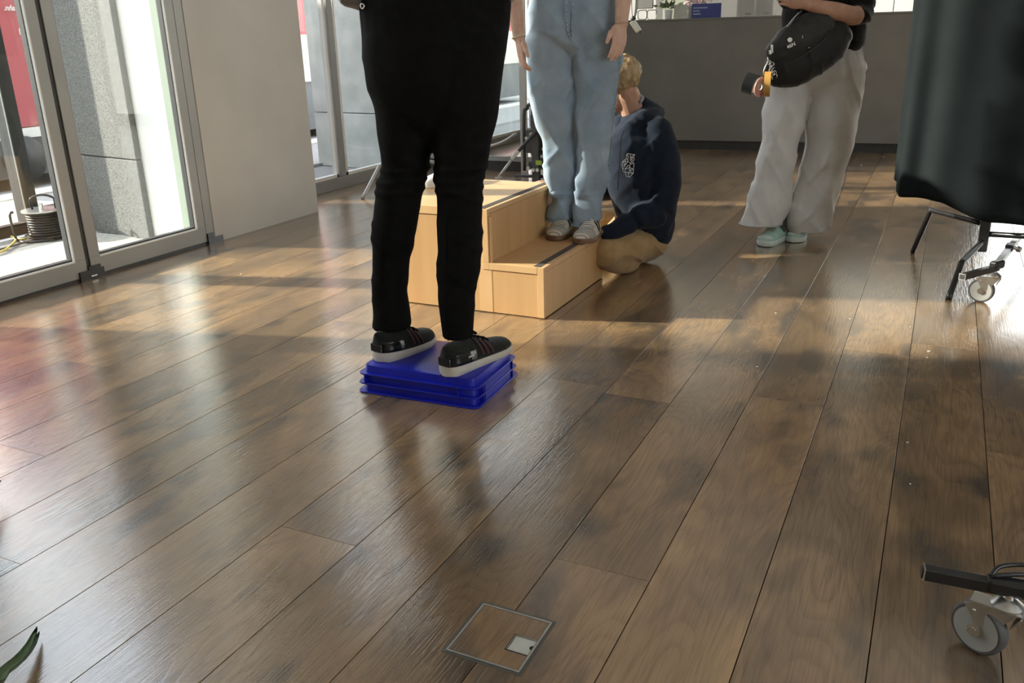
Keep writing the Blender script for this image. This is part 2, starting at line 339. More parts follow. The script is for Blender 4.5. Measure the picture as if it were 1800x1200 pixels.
# ---- sliding doors in the left facade
def pane_door(name, y0, y1, z1=3.4, x=WX-.03, fw=.060):
    b = NB(); box(b, (x-.025, y0, .014), (x+.025, y1, .014+.088)); d = struct(name, b, FRAME, bevel=.002)
    for yy in ((y0, y0+fw), (y1-fw, y1)):
        b = NB(); box(b, (x-.024, yy[0], .102), (x+.024, yy[1], z1)); obj('stile', b, FRAME, d, bevel=.002)
    b = NB(); box(b, (x-.025, y0, z1), (x+.025, y1, z1+.07)); obj('top_rail', b, FRAME, d)
    b = NB()
    for lo, hi in (((y0+fw, .102), (y1-fw, .112)), ((y0+fw, .102), (y0+fw+.010, z1)), ((y1-fw-.010, .102), (y1-fw, z1))):
        box(b, (x-.02, lo[0], lo[1]), (x+.012, hi[0], hi[1]))
    obj('glazing_bead', b, M_('black_bead', (.05, .05, .05), .5), d)
    b = NB()
    for lo, hi in (((y0+fw, .096), (y1-fw, .103)), ((y1-fw-.006, .1), (y1-fw+.001, z1))): box(b, (x+.012, lo[0], lo[1]), (x+.0262, hi[0], hi[1]))
    obj('bead_edge', b, WHITE, d)
    b = NB(); box(b, (x-.006, y0+fw, .105), (x, y1-fw, z1)); obj('pane', b, GLASS, d)
    return d
pane_door('door_1', 2.823, 3.60); pane_door('door_2', 1.95, 2.799); pane_door('door_3', 1.04, 1.92)
b = NB(); box(b, (WX-.05, 2.799, .0), (WX-.012, 2.823, 3.4)); d = struct('trim_1', b, GASKET)
b = NB(); box(b, (WX-.11, YF, -.01), (WX-.008, 3.60, .013)); obj('floor_track', b, DARKG, d)
b = NB(); box(b, (WX-.03, 2.745, 0), (WX+.006, 2.885, .045)); box(b, (WX-.03, 2.80, .04), (WX+.004, 2.87, .062)); obj('floor_guide', b, BLACKM, d)
b = NB(); box(b, (WX-.03, 3.60, 0), (WX+.006, 3.715, .032)); box(b, (WX-.03, 3.60, .03), (WX+.006, 3.645, .06)); obj('floor_guide', b, BLACKM, d)
b = NB(); box(b, (WX+.002, 2.80, .012), (WX+.012, 2.835, .018)); obj('guide_screw', b, CHROME, d)
b = NB(); box(b, (WX-.075, 3.60, 0), (WX-.004, 3.66, 3.47)); obj('door_jamb', b, FRAME, d)
b = NB(); box(b, (WX-.16, 3.585, 0), (WX-.085, 3.62, 3.47)); obj('outer_jamb', b, noisy('sage_green_frame', (.30, .36, .29), (.33, .39, .32), 4, .6, .03), d)
# ---- window beyond the white wall
def window(name, axis, plane, segs, z0, z1, mat=FRAME, rail=.09, fw=.06, th=.03, glass=GLASS, sash=True):
    def bx(bm, a0, a1, zz0, zz1, t):
        return box(bm, (plane-t, a0, zz0), (plane+t, a1, zz1)) if axis == 'x' else box(bm, (a0, plane-t, zz0), (a1, plane+t, zz1))
    A0 = segs[0][0]-fw; A1 = segs[-1][1]+fw
    b = NB(); bx(b, A0, A1, z0, z0+rail, th); wd = struct(name, b, mat, bevel=.003)
    b = NB(); bx(b, A0, A1, z1-.06, z1, th); obj('window_head', b, mat, wd)
    ms = [A0] + [(a[1]+c[0])/2-fw/2 for a, c in zip(segs, segs[1:])] + [A1-fw]
    for m in ms:
        b = NB(); bx(b, m, m+fw, z0+rail, z1-.06, th); obj('mullion', b, mat, wd, bevel=.003)
    for a0, a1 in segs:
        if sash:
            b = NB()
            bx(b, a0, a1, z0+rail, z0+rail+.022, th*.6); bx(b, a0, a0+.022, z0+rail, z1-.06, th*.6); bx(b, a1-.022, a1, z0+rail, z1-.06, th*.6)
            obj('sash', b, WHITE, wd)
        b = NB(); bx(b, a0+.01, a1-.01, z0+rail+.01, z1-.07, .003); obj('pane', b, glass, wd)
    return wd
window('window_1', 'x', W2X-.02, [(4.70, 5.44), (5.54, 6.62)], 0, 3.9)
window('window_2', 'x', W2X-.02, [(6.80, 7.9), (8.0, 9.5)], 0, 3.9)
window('window_3', 'y', YB+.06, [(.56, 1.6), (1.7, 2.8), (2.9, 4.0)], 0, 3.9, mat=WHITE)
wc = thing('white_cabinet', 'white cabinet standing behind the right end of the counter', 'cabinet', (-.2, 9.45, 0))
b = NB(); box(b, (-.70, 9.32, 0), (.30, 9.565, 1.75)); obj('carcass', b, WHITE, wc, bevel=.003)
for a_, c_ in ((-.695, -.535), (-.525, -.02), (-.01, .295)):
    b = NB(); box(b, (a_, 9.30, .04), (c_, 9.318, 1.74)); obj('door', b, WHITE, wc, bevel=.002)
window('window_4', 'x', XR+.1, [(-1.84, -.05), (.05, 1.84)], .8, 3.2, mat=WHITE)  # unseen window, added as fill light for the foreground floor
# glass partition across the back left
b = NB(); box(b, (W2X, 6.60, .085), (-3.02, 6.63, .125)); pt = props(obj('glass_partition', b, FRAME), 'frameless-looking glass partition with thin pale bars behind the black tripod stand', 'partition')
b = NB(); box(b, (-3.125, 6.595, 0), (-3.075, 6.635, 2.6)); obj('post', b, noisy('pale_grey_bar', (.5, .5, .47), (.54, .54, .5), 5, .5, .03), pt)
b = NB(); box(b, (W2X, 6.61, .0), (-3.13, 6.618, .085)); obj('kick_panel', b, DARKG, pt)
b = NB(); box(b, (W2X+.02, 6.612, .125), (-3.125, 6.618, 2.6)); obj('pane', b, GLASS2, pt)
b = NB(); tube(b, [(-4.0, 6.5, .17), (-3.75, 6.48, .165), (-3.5, 6.47, .19), (-3.25, 6.46, .25), (-3.1, 6.46, .33)], .013, 8, 5)
props(obj('corrugated_hose', b, M_('grey_hose', (.45, .44, .42), .5), None, 'all'), 'pale grey hose curving up in front of the glass partition', 'hose')
# ---- outside
b = NB(); box(b, (-60, -60, -.30), (W2X-.0, 60, -.05)); og = struct('ground', b, ASPH)
pv = random.Random(3)
def slab(x0, x1, y0, y1, mat, nm, par, top=-.008):
    b = NB(); box(b, (x0+.004, y0+.004, -.05), (x1-.004, y1-.004, top+pv.uniform(-.002, .002))); obj(nm, b, mat, par, bevel=.003)
ys = [-2.5, -1.3, -.1, 1.1, 2.3, 3.05, 3.64]
for a, c in zip(ys, ys[1:]):
    slab(-4.22, -3.81, a, c, PAVE, 'paving_stone', og); slab(-4.66, -4.22, a+.0, c, PAVE, 'paving_stone', og)
b = NB(); box(b, (-5.03, -2.5, -.05), (-4.66, 3.9, -.012)); obj('threshold', b, noisy('grey_threshold', (.24, .24, .23), (.28, .28, .27), 10, .6, .1), og)
y = -2.5
while y < 14:
    slab(-6.42, -5.3, y, y+1.15, noisy('pale_sidewalk', (.36, .36, .35), (.44, .44, .43), 30, .9, .2) if y < -2 else bpy.data.materials['pale_sidewalk'], 'sidewalk_slab', og, -.02); y += 1.15
b = NB(); box(b, (-6.72, -8, -.05), (-6.45, 20, -.015)); obj('road_stripe', b, LINE, og)
# granite pier and white reveal between door and window
def pier(name, label, pts, z0, z1, cuts, mat=None):
    """stone blocks, plan polygon pts, split at heights cuts"""
    t = thing(name, label, 'pier', (pts[0][0], pts[0][1], z0)); zs = [z0]+cuts+[z1]
    for a, c in zip(zs, zs[1:]):
        b = NB(); lo = [b.verts.new((p[0], p[1], a+.003)) for p in pts]; hi = [b.verts.new((p[0], p[1], c-.003)) for p in pts]
        b.faces.new(lo[::-1]); b.faces.new(hi)
        for i in range(len(pts)): b.faces.new((lo[i], lo[(i+1) % len(pts)], hi[(i+1) % len(pts)], hi[i]))
        obj('stone_block', b, mat or GRAN, t, bevel=.006)
    return t
pier('granite_pier', 'rough grey granite pier outside the sliding door', [(-4.15, 3.585), (-4.82, 3.70), (-4.82, 4.6), (-4.17, 4.6)], -.05, 4.2, [.46, 1.75])
b = NB(); box(b, (-4.16, 3.625, -.03), (-3.786, 3.72, 4.0)); box(b, (-4.16, 3.70, -.03), (-4.135, 4.60, 4.0)); struct('wall_outside', b, WHITE)
pier('concrete_pier', 'weathered pale concrete pier outside the far window', [(-4.22, 6.62), (-5.35, 6.75), (-5.35, 7.6), (-4.22, 7.6)], -.05, 4.2, [.45], CONC)
# outer vestibule door
b = NB(); box(b, (-5.16, 3.475, 0), (-5.06, 3.565, 2.6)); vd = struct('door_4', b, DARKG, bevel=.004)
b = NB(); box(b, (-5.14, 1.5, -.01), (-5.08, 3.475, .06)); obj('bottom_rail', b, DARKG, vd)
b = NB(); box(b, (-5.14, 3.565, -.01), (-5.08, 3.93, .13)); obj('bottom_rail', b, DARKG, vd)
b = NB(); box(b, (-5.063, 3.470, 0), (-5.055, 3.476, 2.6)); obj('post_edge', b, FRAME, vd)
b = NB(); box(b, (-5.13, 1.5, .10), (-5.10, 1.56, 2.6)); box(b, (-5.13, 1.5, 2.54), (-5.10, 3.93, 2.6)); obj('frame', b, DARKG, vd)
b = NB(); box(b, (-5.115, 1.56, .06), (-5.11, 3.475, 2.54)); obj('pane', b, GLASS, vd)
b = NB(); box(b, (-5.115, 3.565, .13), (-5.11, 3.9, 2.54)); obj('pane', b, GLASS, vd)
# tram across the road
tr = thing('tram', 'long red and white tram with a dark skirt standing across the road', 'tram', (-7.1, 8, 0))
b = NB(); box(b, (-9.3, 4.1, .37+.08), (-7.0, 7.6, 2.6)); obj('body_panel', b, REDV, tr, bevel=.03, label='red front body panel')
b = NB(); box(b, (-9.3, 4.1, .37), (-6.995, 7.6, .45)); obj('white_stripe', b, WHITE, tr)
b = NB(); box(b, (-9.3, 7.62, .62), (-7.0, 15, 1.16)); obj('body_panel', b, noisy('cream_paint', (.62, .66, .55), (.68, .72, .62), 3, .4, .02), tr, label='cream lower body panel')
b = NB(); box(b, (-9.3, 7.62, 1.16), (-7.0, 15, 2.6)); obj('body_panel', b, REDV, tr, label='red rear body panel')
b = NB(); box(b, (-9.25, 4.15, .05), (-7.03, 7.6, .37)); box(b, (-9.25, 7.62, .05), (-7.03, 15, .62)); obj('skirt', b, DVEH, tr)
b = NB(); box(b, (-9.3, 5.14, .45), (-6.985, 5.16, 2.6)); obj('panel_seam', b, M_('dark_red', (.25, .05, .06), .5), tr)
for yy in (4.9, 6.6, 9.2, 12.2):
    b = NB(); cyl(b, (-7.05, yy, .2), (-6.98, yy, .2), .19, 24); obj('wheel', b, GASKET, tr, 'all')
b = NB(); box(b, (-7.0, 8.9, 1.24), (-6.98, 14, 2.2)); obj('window_band', b, M_('dark_glass', (.12, .15, .14), .1), tr)
def text(s, name, parent, loc, size, xa, ya, mat, depth=.001, mirror=False, label=None):
    c = bpy.data.curves.new('t', 'FONT'); c.body = s; c.size = size; c.extrude = depth/size*size; c.offset = size*.02
    o = bpy.data.objects.new('t', c); COL.objects.link(o); dg = bpy.context.evaluated_depsgraph_get(); dg.update()
    me = bpy.data.meshes.new_from_object(o.evaluated_get(dg)); bpy.data.objects.remove(o)
    xa = Vector(xa).normalized(); ya = Vector(ya); ya = (ya - xa*ya.dot(xa)).normalized(); za = xa.cross(ya)
    if mirror: me.transform(Matrix.Diagonal((-1, 1, 1, 1)))
    off = ORG.get(parent.name, Vector((0, 0, 0))) if parent else Vector((0, 0, 0))
    me.transform(Matrix.Translation(Vector(loc)-off) @ Matrix((xa, ya, za)).transposed().to_4x4()); me.materials.clear()
    o = link(name, me, mat, parent, label); return o
tp = onx(34, 13, -6.99); text('ahn.', 'lettering', tr, (-6.985, tp.y-.045, tp.z-.024), .060, (0, 1, 0), (0, 0, 1), LETW, mirror=True)
tp = onx(45, 54, -6.99); text('l', 'lettering', tr, (-6.985, tp.y-.05, tp.z-.03), .07, (0, 1, 0), (0, 0, 1), LETW, mirror=True)
# house across the street
b = NB(); box(b, (-16, -14, 0), (-15, 30, 2.4)); struct('wall_across_street', b, noisy('pale_facade', (.55, .54, .5), (.62, .61, .57), 1, .9, .1))
# trees out of view, added outside to block and dapple the low sun
TRK = noisy('tree_bark', (.10, .08, .06), (.16, .13, .10), 12, .9, .5); LFG = noisy('tree_leaves', (.05, .09, .02), (.09, .15, .04), 8, .7, 0)
tr_r = random.Random(12)
for i, (tx, ty) in enumerate(((-12.2, -2.35), (-11.6, -6.5), (-12.4, -10.7))):
    t = thing('street_tree', ['round street tree nearest the tram, outside beyond the vestibule', 'middle round street tree outside', 'farthest round street tree outside'][i], 'tree', (tx, ty, 0))
    b = NB(); tube(b, [(tx, ty, -.05), (tx+.05, ty, 1.5), (tx, ty+.1, 3.4)], [.16, .13, .08], 10, 4); obj('trunk', b, TRK, t, 'all')
    b = NB()
    for k in range(1700):
        d = Vector((tr_r.gauss(0, 1), tr_r.gauss(0, 1), tr_r.gauss(0, 1))).normalized()*tr_r.uniform(.35, 1)**.5; c = Vector((tx+d.x*1.5, ty+d.y*1.9, 5.1+d.z*2.2))
        u = Vector((tr_r.gauss(0, 1), tr_r.gauss(0, 1), tr_r.gauss(0, 1))).normalized(); v = u.orthogonal().normalized(); q = tr_r.uniform(.13, .24)
        b.faces.new([b.verts.new(p) for p in (c-u*q, c-v*q*.6, c+u*q, c+v*q*.6)])
    obj('foliage', b, LFG, t, kind='stuff')
# A-frame sign outside
sg = thing('pavement_sign', 'pale pink folding pavement sign with coloured spots seen through the far window', 'sign', (-5.5, 6.45, -.02))
A = Vector((-5.52, 6.10, 0)); 
b = NB(); tube(b, [(-5.50, 6.55, 0.0), (-5.50, 6.22, .98)], .016, 8); obj('leg', b, noisy('pale_pink_frame', (.62, .50, .47), (.66, .54, .5), 5, .5, .02), sg, 'all')
b = NB(); tube(b, [(-5.50, 5.4, 0.0), (-5.50, 5.62, .98)], .016, 8); obj('leg', b, bpy.data.materials['pale_pink_frame'], sg, 'all')
for p_, q_ in (((-5.50, 5.45, 0.16), (-5.50, 6.50, .16)), ((-5.50, 5.62, .98), (-5.50, 6.22, .98))):
    b = NB(); tube(b, [p_, q_], .02, 8); obj('crossbar', b, bpy.data.materials['pale_pink_frame'], sg, 'all')
b = NB(); vs = [b.verts.new(p) for p in ((-5.51, 5.47, .2), (-5.51, 6.47, .2), (-5.51, 6.22, .96), (-5.51, 5.64, .96))]; f = b.faces.new(vs); bmesh.ops.solidify(b, geom=[f], thickness=.008)
obj('board', b, noisy('pink_lilac_board', (.62, .52, .55), (.68, .60, .62), 2, .6, .02), sg)
for (yy, zz, r, c) in ((6.12, .60, .07, (.75, .52, .2)), (6.15, .43, .055, (.35, .42, .45)), (5.95, .75, .08, (.5, .55, .62)), (5.8, .5, .07, (.7, .45, .2)), (5.7, .78, .05, (.4, .5, .45))):
    b = NB(); cyl(b, (-5.509, yy, zz), (-5.497, yy, zz), r, 20); obj('colour_spot', b, M_('spot', c, .6), sg)
# cable reel
rc = Vector((-4.84, 3.43, 0)); rl = thing('cable_reel', 'black cable reel standing on the threshold outside the door', 'cable reel', rc)
z0 = -.012
b = NB(); cyl(b, rc+Vector((0, 0, z0+.02)), rc+Vector((0, 0, z0+.028)), .125, 28); obj('flange', b, GLOSSB, rl, True)
b = NB(); cyl(b, rc+Vector((0, 0, z0+.17)), rc+Vector((0, 0, z0+.178)), .118, 28); obj('flange', b, STEEL, rl, True, label='bright top flange')
b = NB()
for i in range(9): torus(b, rc+Vector((0, 0, z0+.036+i*.0155)), (0, 0, 1), .092, .0085, 28, 6)
obj('wound_cable', b, COILB, rl, 'all')
b = NB(); tube(b, [rc+Vector((-.05, -.03, z0+.178)), rc+Vector((-.05, -.03, z0+.24)), rc+Vector((0, .01, z0+.262)), rc+Vector((.05, .05, z0+.24)), rc+Vector((.05, .05, z0+.178))], .007, 8, 5); obj('handle', b, GLOSSB, rl, 'all')
b = NB(); cyl(b, rc+Vector((.02, -.02, z0+.178)), rc+Vector((.02, -.02, z0+.215)), .012, 12); obj('knob', b, CHROME, rl, True)
b = NB(); tube(b, [rc+Vector((-.13, -.1, z0)), rc+Vector((-.10, -.14, z0+.02)), rc+Vector((-.14, -.12, z0+.15)), rc+Vector((-.13, -.10, z0+.17))], .008, 8, 4)
tube(b, [rc+Vector((-.12, -.1, z0+.006)), rc+Vector((.0, -.16, z0+.008)), rc+Vector((.12, -.05, z0+.008))], .008, 8, 4); obj('stand_frame', b, BLACKM, rl, 'all')
b = NB(); tube(b, [fl(-60, 462, 0), fl(0, 443, .0), fl(18, 432, .0), fl(27, 423, .0), fl(25, 418, .006), fl(20, 415, .0), fl(27, 418, .0), fl(40, 420, .0), fl(58, 416, .0)], .006, 8, 6)
props(obj('cable', b, M_('yellow_cable', (.80, .62, .12), .5), None, 'all'), 'yellow cable curling on the ground left of the reel', 'cable')
b = NB(); tube(b, [fl(-60, 453), fl(0, 438), fl(40, 427), fl(70, 419), fl(95, 416)], .006, 8, 6)
props(obj('cable', b, M_('grey_cable', (.08, .08, .09), .5), None, 'all'), 'dark grey cable running straight beside the yellow one', 'cable')
# ---------------------------------------------------------------- reception counter
cdir = Vector((1, .076, 0)).normalized(); cn = Vector((.076, -1, 0)).normalized()
def cpt(s, d, z): return Vector((-2.258, 8.382, 0)) + cdir*s - cn*d + UP*z
def cbox(bm, s0, s1, d0, d1, z0, z1): return obox(bm, cpt((s0+s1)/2, (d0+d1)/2, (z0+z1)/2), (s1-s0, d1-d0, z1-z0), cdir, -cn)
ct = thing('reception_counter', 'long dark grey reception counter across the back of the room', 'counter', cpt(1, .35, 0))
b = NB(); cbox(b, -1.0, 2.72, .0, .65, .085, 1.17); obj('front_panel', b, CNTR, ct)
b = NB(); cbox(b, -.99, 2.71, .02, .62, .0, .085); obj('plinth', b, DARKG, ct)
b = NB(); cbox(b, -1.0, 2.72, -.003, .66, 1.171, 1.19); obj('counter_top', b, noisy('counter_top_grey', (.17, .17, .16), (.2, .2, .19), 4, .6, .03), ct, bevel=.002)
CZ = 1.191
def cat_(px, d=.12): # point on the counter top below pixel column px
    p = ony(px, 30, 8.6); s = (p-Vector((-2.258, 8.382, 0))).dot(cdir)
    for _ in range(4):
        q = cpt(s, d, CZ); z = (q-CAM).dot(CF); qx = 900+FPX*(q-CAM).dot(CX)/z; s += (px-qx)*z/FPX/abs(cdir.dot(CX))
    return s
def ctop(px, d=.12): return cpt(cat_(px, d), d, CZ)
PXM = 1/FPX*8.0
# tablet stand with two rounded frames
p = ctop(1132); st = thing('tablet_stand', 'pale grey display with rounded wire foot at the left end of the counter', 'display', p)
def rrect(bm, c, wd, ht, r, th, ax): 
    ax = Vector(ax).normalized(); pts = []
    for (sx, sz, a0) in ((1, 1, 0), (-1, 1, 90), (-1, -1, 180), (1, -1, 270)):
        for k in range(5):
            a = math.radians(a0+k*22.5); pts.append(Vector(c)+ax*(sx*(wd/2-r)+r*math.cos(a))+UP*(sz*(ht/2-r)+r*math.sin(a)))
    pts.append(pts[0]); return tube(bm, pts, th, 8)
b = NB(); rrect(b, p+UP*.048-cdir*.02, .085, .084, .02, .008, cdir); obj('foot_frame', b, noisy('pale_grey_plastic', (.42, .42, .39), (.46, .46, .43), 5, .5, .02), st, 'all')
b = NB(); rrect(b, p+UP*.045+cdir*.065-cn*.05, .09, .084, .02, .004, cdir); obj('foot_frame', b, M_('grey_wire', (.3, .3, .28), .4), st, 'all')
b = NB(); obox(b, p+UP*.24+cdir*.0-cn*.03, (.16, .025, .28), cdir, cn); obj('display_back', b, noisy('grey_display_shell', (.26, .26, .25), (.3, .3, .29), 5, .5, .02), st, bevel=.006)
b = NB(); obox(b, ctop(1187, .30)+UP*.2, (.25, .012, .4), cdir, cn); props(obj('cream_board', b, noisy('cream_card', (.46, .48, .38), (.52, .54, .44), 3, .7, .02), None), 'cream board standing behind the potted plant on the counter', 'board')
p = ctop(1174); pp = thing('potted_plant', 'small green plant in a white pot on the counter', 'plant', p)
b = NB(); tube(b, [p, p+UP*.082], [.036, .042], 24); obj('pot', b, M_('white_ceramic', (.8, .82, .82), .3), pp, True)
b = NB(); rg = random.Random(4)
for i in range(34):
    a = rg.uniform(0, 6.28); e = rg.uniform(.2, 1.3); d = Vector((math.cos(a)*math.cos(e), math.sin(a)*math.cos(e), math.sin(e))); c = p+UP*.08+d*rg.uniform(.04, .14)
    s = d.orthogonal().normalized()*.016; v = [b.verts.new(q) for q in (c-d*.03, c+s, c+d*.04, c-s)]; b.faces.new(v)
obj('foliage', b, noisy('leaf_green', (.10, .14, .06), (.16, .21, .10), 30, .5, .05), pp)
p = ctop(1196, .08); b = NB(); obox(b, p+UP*.062-cn*.0, (.125, .004, .125), cdir, cn+UP*.25); ca = thing('desk_calendar', 'white desk calendar beside the small potted plant', 'calendar', p)
obj('page', b, noisy('calendar_page', (.5, .5, .44), (.58, .58, .52), 40, .7, .02), ca)
b = NB(); v = [b.verts.new(q) for q in (p-cdir*.066+UP*.001, p-cdir*.066-cn*.07+UP*.001, p-cdir*.066-cn*.03+UP*.125)]; f = b.faces.new(v); bmesh.ops.solidify(b, geom=[f], thickness=.012); obj('side_flap', b, WHITE, ca)
p = ctop(1241, .07); bs = thing('blue_sign', 'small blue sign with three white text lines standing on the counter', 'sign', p)
b = NB(); obox(b, p+UP*.062, (.27, .006, .124), cdir, cn); obj('sign_plate', b, noisy('blue_card', (.055, .07, .26), (.065, .08, .29), 5, .5, .02), bs)
for i, (L, zz) in enumerate(((.13, .088), (.06, .062), (.07, .036))):
    b = NB(); obox(b, p+UP*zz-cdir*(.12-L/2)+cn*.004, (L, .002, .010), cdir, cn); obj('text_line', b, M_('pale_print', (.45, .47, .62), .6), bs)
p = ctop(1226, .28); orc = thing('orchid', 'pink flowering orchid behind the blue sign on the counter', 'plant', p)
b = NB()
for i in range(5): tube(b, [p+cdir*(i*.03-.06), p+cdir*(i*.035-.07)+UP*.12, p+cdir*(i*.05-.1)+UP*.2+cn*.02], .003, 6, 4)
obj('stem', b, M_('stem_green', (.2, .25, .12), .5), orc, 'all')
for i in range(9):
    c = p+cdir*rg.uniform(-.12, .12)+UP*rg.uniform(.12, .24)+cn*rg.uniform(0, .05); b = NB()
    for k in range(5):
        a = k*1.2566; ell(b, c+cdir*math.cos(a)*.016+UP*math.sin(a)*.016, (.015, .004, .012), None, 8)
    obj('flower', b, noisy('orchid_pink', (.6, .35, .40), (.7, .52, .52), 40, .5, 0) if i == 0 else bpy.data.materials['orchid_pink'], orc, 'all')
b = NB(); tube(b, [ctop(1213, .2), ctop(1213, .2)+UP*.001, ctop(1213, .2)+UP*.05, ctop(1213, .2)+UP*.11], [.028, .03, .036, .04], 18); obj('pot', b, M_('glass_white_pot', (.6, .6, .56), .3), orc, True)
for i, px in enumerate((1310, 1342)):
    p = ctop(px, .12); nm = ['left', 'right'][i]; a = thing('leaflet_holder', ['clear acrylic leaflet holder with bright edges nearer the blue sign', 'clear acrylic leaflet holder nearer the person in grey jeans'][i], 'holder', p, None)
    b = NB(); rrect(b, p+UP*.13, .155, .25, .012, .003, cdir); rrect(b, p+UP*.13-cn*.07, .15, .25, .012, .002, cdir); obj('edge_frame', b, M_('acrylic_edge', (.6, .6, .56), .2), a, 'all')
    b = NB(); obox(b, p+UP*.13, (.15, .003, .245), cdir, cn); obox(b, p+UP*.13-cn*.07, (.15, .003, .245), cdir, cn); obj('acrylic_panel', b, glass_mat('acrylic_%s' % nm, (.85, .85, .85)), a)
    b = NB(); obox(b, p+UP*.025+cdir*.02-cn*.03, (.05, .04, .012), cdir, cn); obj('clip', b, CHROME, a)
p = ctop(1362, .1); b = NB(); tube(b, [p, p-cdir*.004+UP*.06, p+UP*.12, p-cdir*.006+UP*.2], .004, 8, 4); props(obj('bent_wire', b, WHITE, None, 'all'), 'thin white bent wire standing right of the acrylic holders', 'wire')
EQM = noisy('mid_grey_metal', (.07, .07, .068), (.10, .10, .097), 20, .5, .05, 200)
# ================================================================ FURNITURE AND SMALL THINGS
# ---- wooden two-step stage box
YA, YC = 3.02, 3.70; XL, XM, XF = -2.12, -1.585, -1.342; ZS, ZT = .213, .432; TH = .02
def birch(name, c1, c2, st=(1, 1, .12), sc=14):
    m = noisy(name, c1, c2, sc, .42, .04, 120, stretch=st, spec=.45); return m
BI = birch('birch_panel', (.58, .345, .155), (.65, .405, .195), (1, 1, .12)); BI2 = birch('birch_edge', (.64, .40, .19), (.71, .46, .23), (1, 1, 1), 6); BI3 = birch('birch_panel_pale', (.55, .32, .14), (.61, .375, .175), (1, 1, .1))
sb = thing('step_box', 'birch plywood two-step box with dark grip strips on its treads', 'step box', (-1.72, 3.35, 0))
# front side: framed L profile, boards inside, mitred edge strips proud by a millimetre
b = NB(); box(b, (XL, YA+.004, .004), (XM-.05, YA+.022, ZT-.03)); obj('side_board', b, BI3, sb)
b = NB(); box(b, (XM-.05, YA+.003, .004), (XM+.01, YA+.022, ZT-.03)); obj('side_board', b, BI2, sb)
b = NB(); box(b, (XM+.01, YA+.004, .004), (XF-.03, YA+.022, ZS-.03)); obj('side_board', b, BI, sb)
def strip(x0, z0, x1, z1):
    b = NB(); box(b, (x0, YA, z0), (x1, YA+.02, z1)); obj('edge_strip', b, BI2, sb, bevel=.0012)
strip(XF-.028, .004, XF, ZS-.0005); strip(XM, ZS-.028, XF-.029, ZS-.0005); strip(XM-.03, ZS-.0, XM, ZT-.0005); strip(XL, ZT-.034, XM-.031, ZT-.0005); strip(XM-.03, ZS-.028, XM, ZS-.0005)
b = NB(); box(b, (XF-TH, YA+.02, .004), (XF, (YA+YC)/2-.0, ZS-.021)); obj('riser', b, BI, sb, bevel=.001)
b = NB(); box(b, (XF-TH, (YA+YC)/2, .004), (XF-.0003, YC, ZS-.021)); obj('riser', b, BI3, sb, bevel=.001)
b = NB(); box(b, (XM-TH, YA+.02, ZS), (XM, YA+.20, ZT-.021)); obj('riser', b, BI3, sb)
b = NB(); box(b, (XM-TH, YA+.20, ZS), (XM-.0003, YC, ZT-.021)); obj('riser', b, BI, sb)
b = NB(); box(b, (XM-.002, YA+.0195, ZS-.02), (XF, YC, ZS)); obj('tread', b, BI, sb, bevel=.0012)
b = NB(); box(b, (XL, YA+.0195, ZT-.02), (XM, YC, ZT)); obj('tread', b, BI2, sb, bevel=.0012)
b = NB(); box(b, (XL+.03, YA+.022, .01), (XM-.03, YC-.03, ZT-.022)); box(b, (XM-.03, YA+.022, .01), (XF-.03, YC-.03, ZS-.022)); obj('inner_frame', b, BI3, sb)
b = NB(); box(b, (XL, YC-TH, .004), (XM, YC-.001, ZT-.02)); box(b, (XM, YC-TH, .004), (XF-TH, YC-.001, ZS-.02)); obj('back_board', b, BI, sb)
b = NB(); box(b, (XL, YA+.022, .004), (XL+TH, YC-TH, ZT-.02)); obj('back_riser', b, BI, sb)
GRIP = noisy('grip_strip', (.065, .05, .045), (.09, .072, .064), 300, .95, .5, 900)
for x, z in ((XF-.050, ZS), (XM-.048, ZT)):
    b = NB(); box(b, (x, YA+.012, z), (x+.030, YC-.012, z+.0012)); obj('grip_strip', b, GRIP, sb)
# ---- blue crate, upside down
cx0, cx1, cy0, cy1, CT = -1.612, -1.182, 2.118, 2.442, .092
cc = Vector(((cx0+cx1)/2, (cy0+cy1)/2, 0)); bc = thing('plastic_crate', 'bright blue plastic crate turned upside down under the person in black', 'crate', cc)
cu = Vector((1, .045, 0)).normalized(); cv = Vector((-.045, 1, 0)).normalized()
def rr_ring(hx, hy, r, z):
    out = []
    for sx_, sy_, a0 in ((1, 1, 0), (-1, 1, 90), (-1, -1, 180), (1, -1, 270)):
        for k in range(6):
            a = math.radians(a0+k*18); out.append(cc + cu*(sx_*(hx-r)+r*math.cos(a)) + cv*(sy_*(hy-r)+r*math.sin(a)) + UP*z)
    return out
HX, HY = (cx1-cx0)/2, (cy1-cy0)/2
b = NB(); rings_mesh(b, [rr_ring(HX-.012, HY-.012, .022, .002), rr_ring(HX-.016, HY-.016, .022, CT-.012), rr_ring(HX-.018, HY-.018, .022, CT-.002), rr_ring(HX-.024, HY-.024, .018, CT)])
obj('crate_shell', b, BLUE, bc, True)
for z, e in ((.003, .004), (.033, .002), (.064, 0)):
    b = NB(); rings_mesh(b, [rr_ring(HX+e-.001, HY+e-.001, .026, z-.0025), rr_ring(HX+e, HY+e, .026, z-.001), rr_ring(HX+e, HY+e, .026, z+.001), rr_ring(HX+e-.001, HY+e-.001, .026, z+.0025)]); obj('rim', b, BLUE, bc, True)
for (u, v) in [(-HX+.03, -1), (HX-.065, -1), (-HX+.03, 1), (HX-.06, 1)]:
    b = NB(); obox(b, cc+cu*u+cv*v*(HY-.008)+UP*.049, (.003, .02, .03), cu, cv); obj('rib', b, BLUE, bc)
for v in (-HY+.05, HY-.05):
    for s in (1, -1):
        b = NB(); obox(b, cc+cu*s*(HX-.008)+cv*v+UP*.034, (.02, .003, .06), cu, cv); obj('rib', b, BLUE, bc)
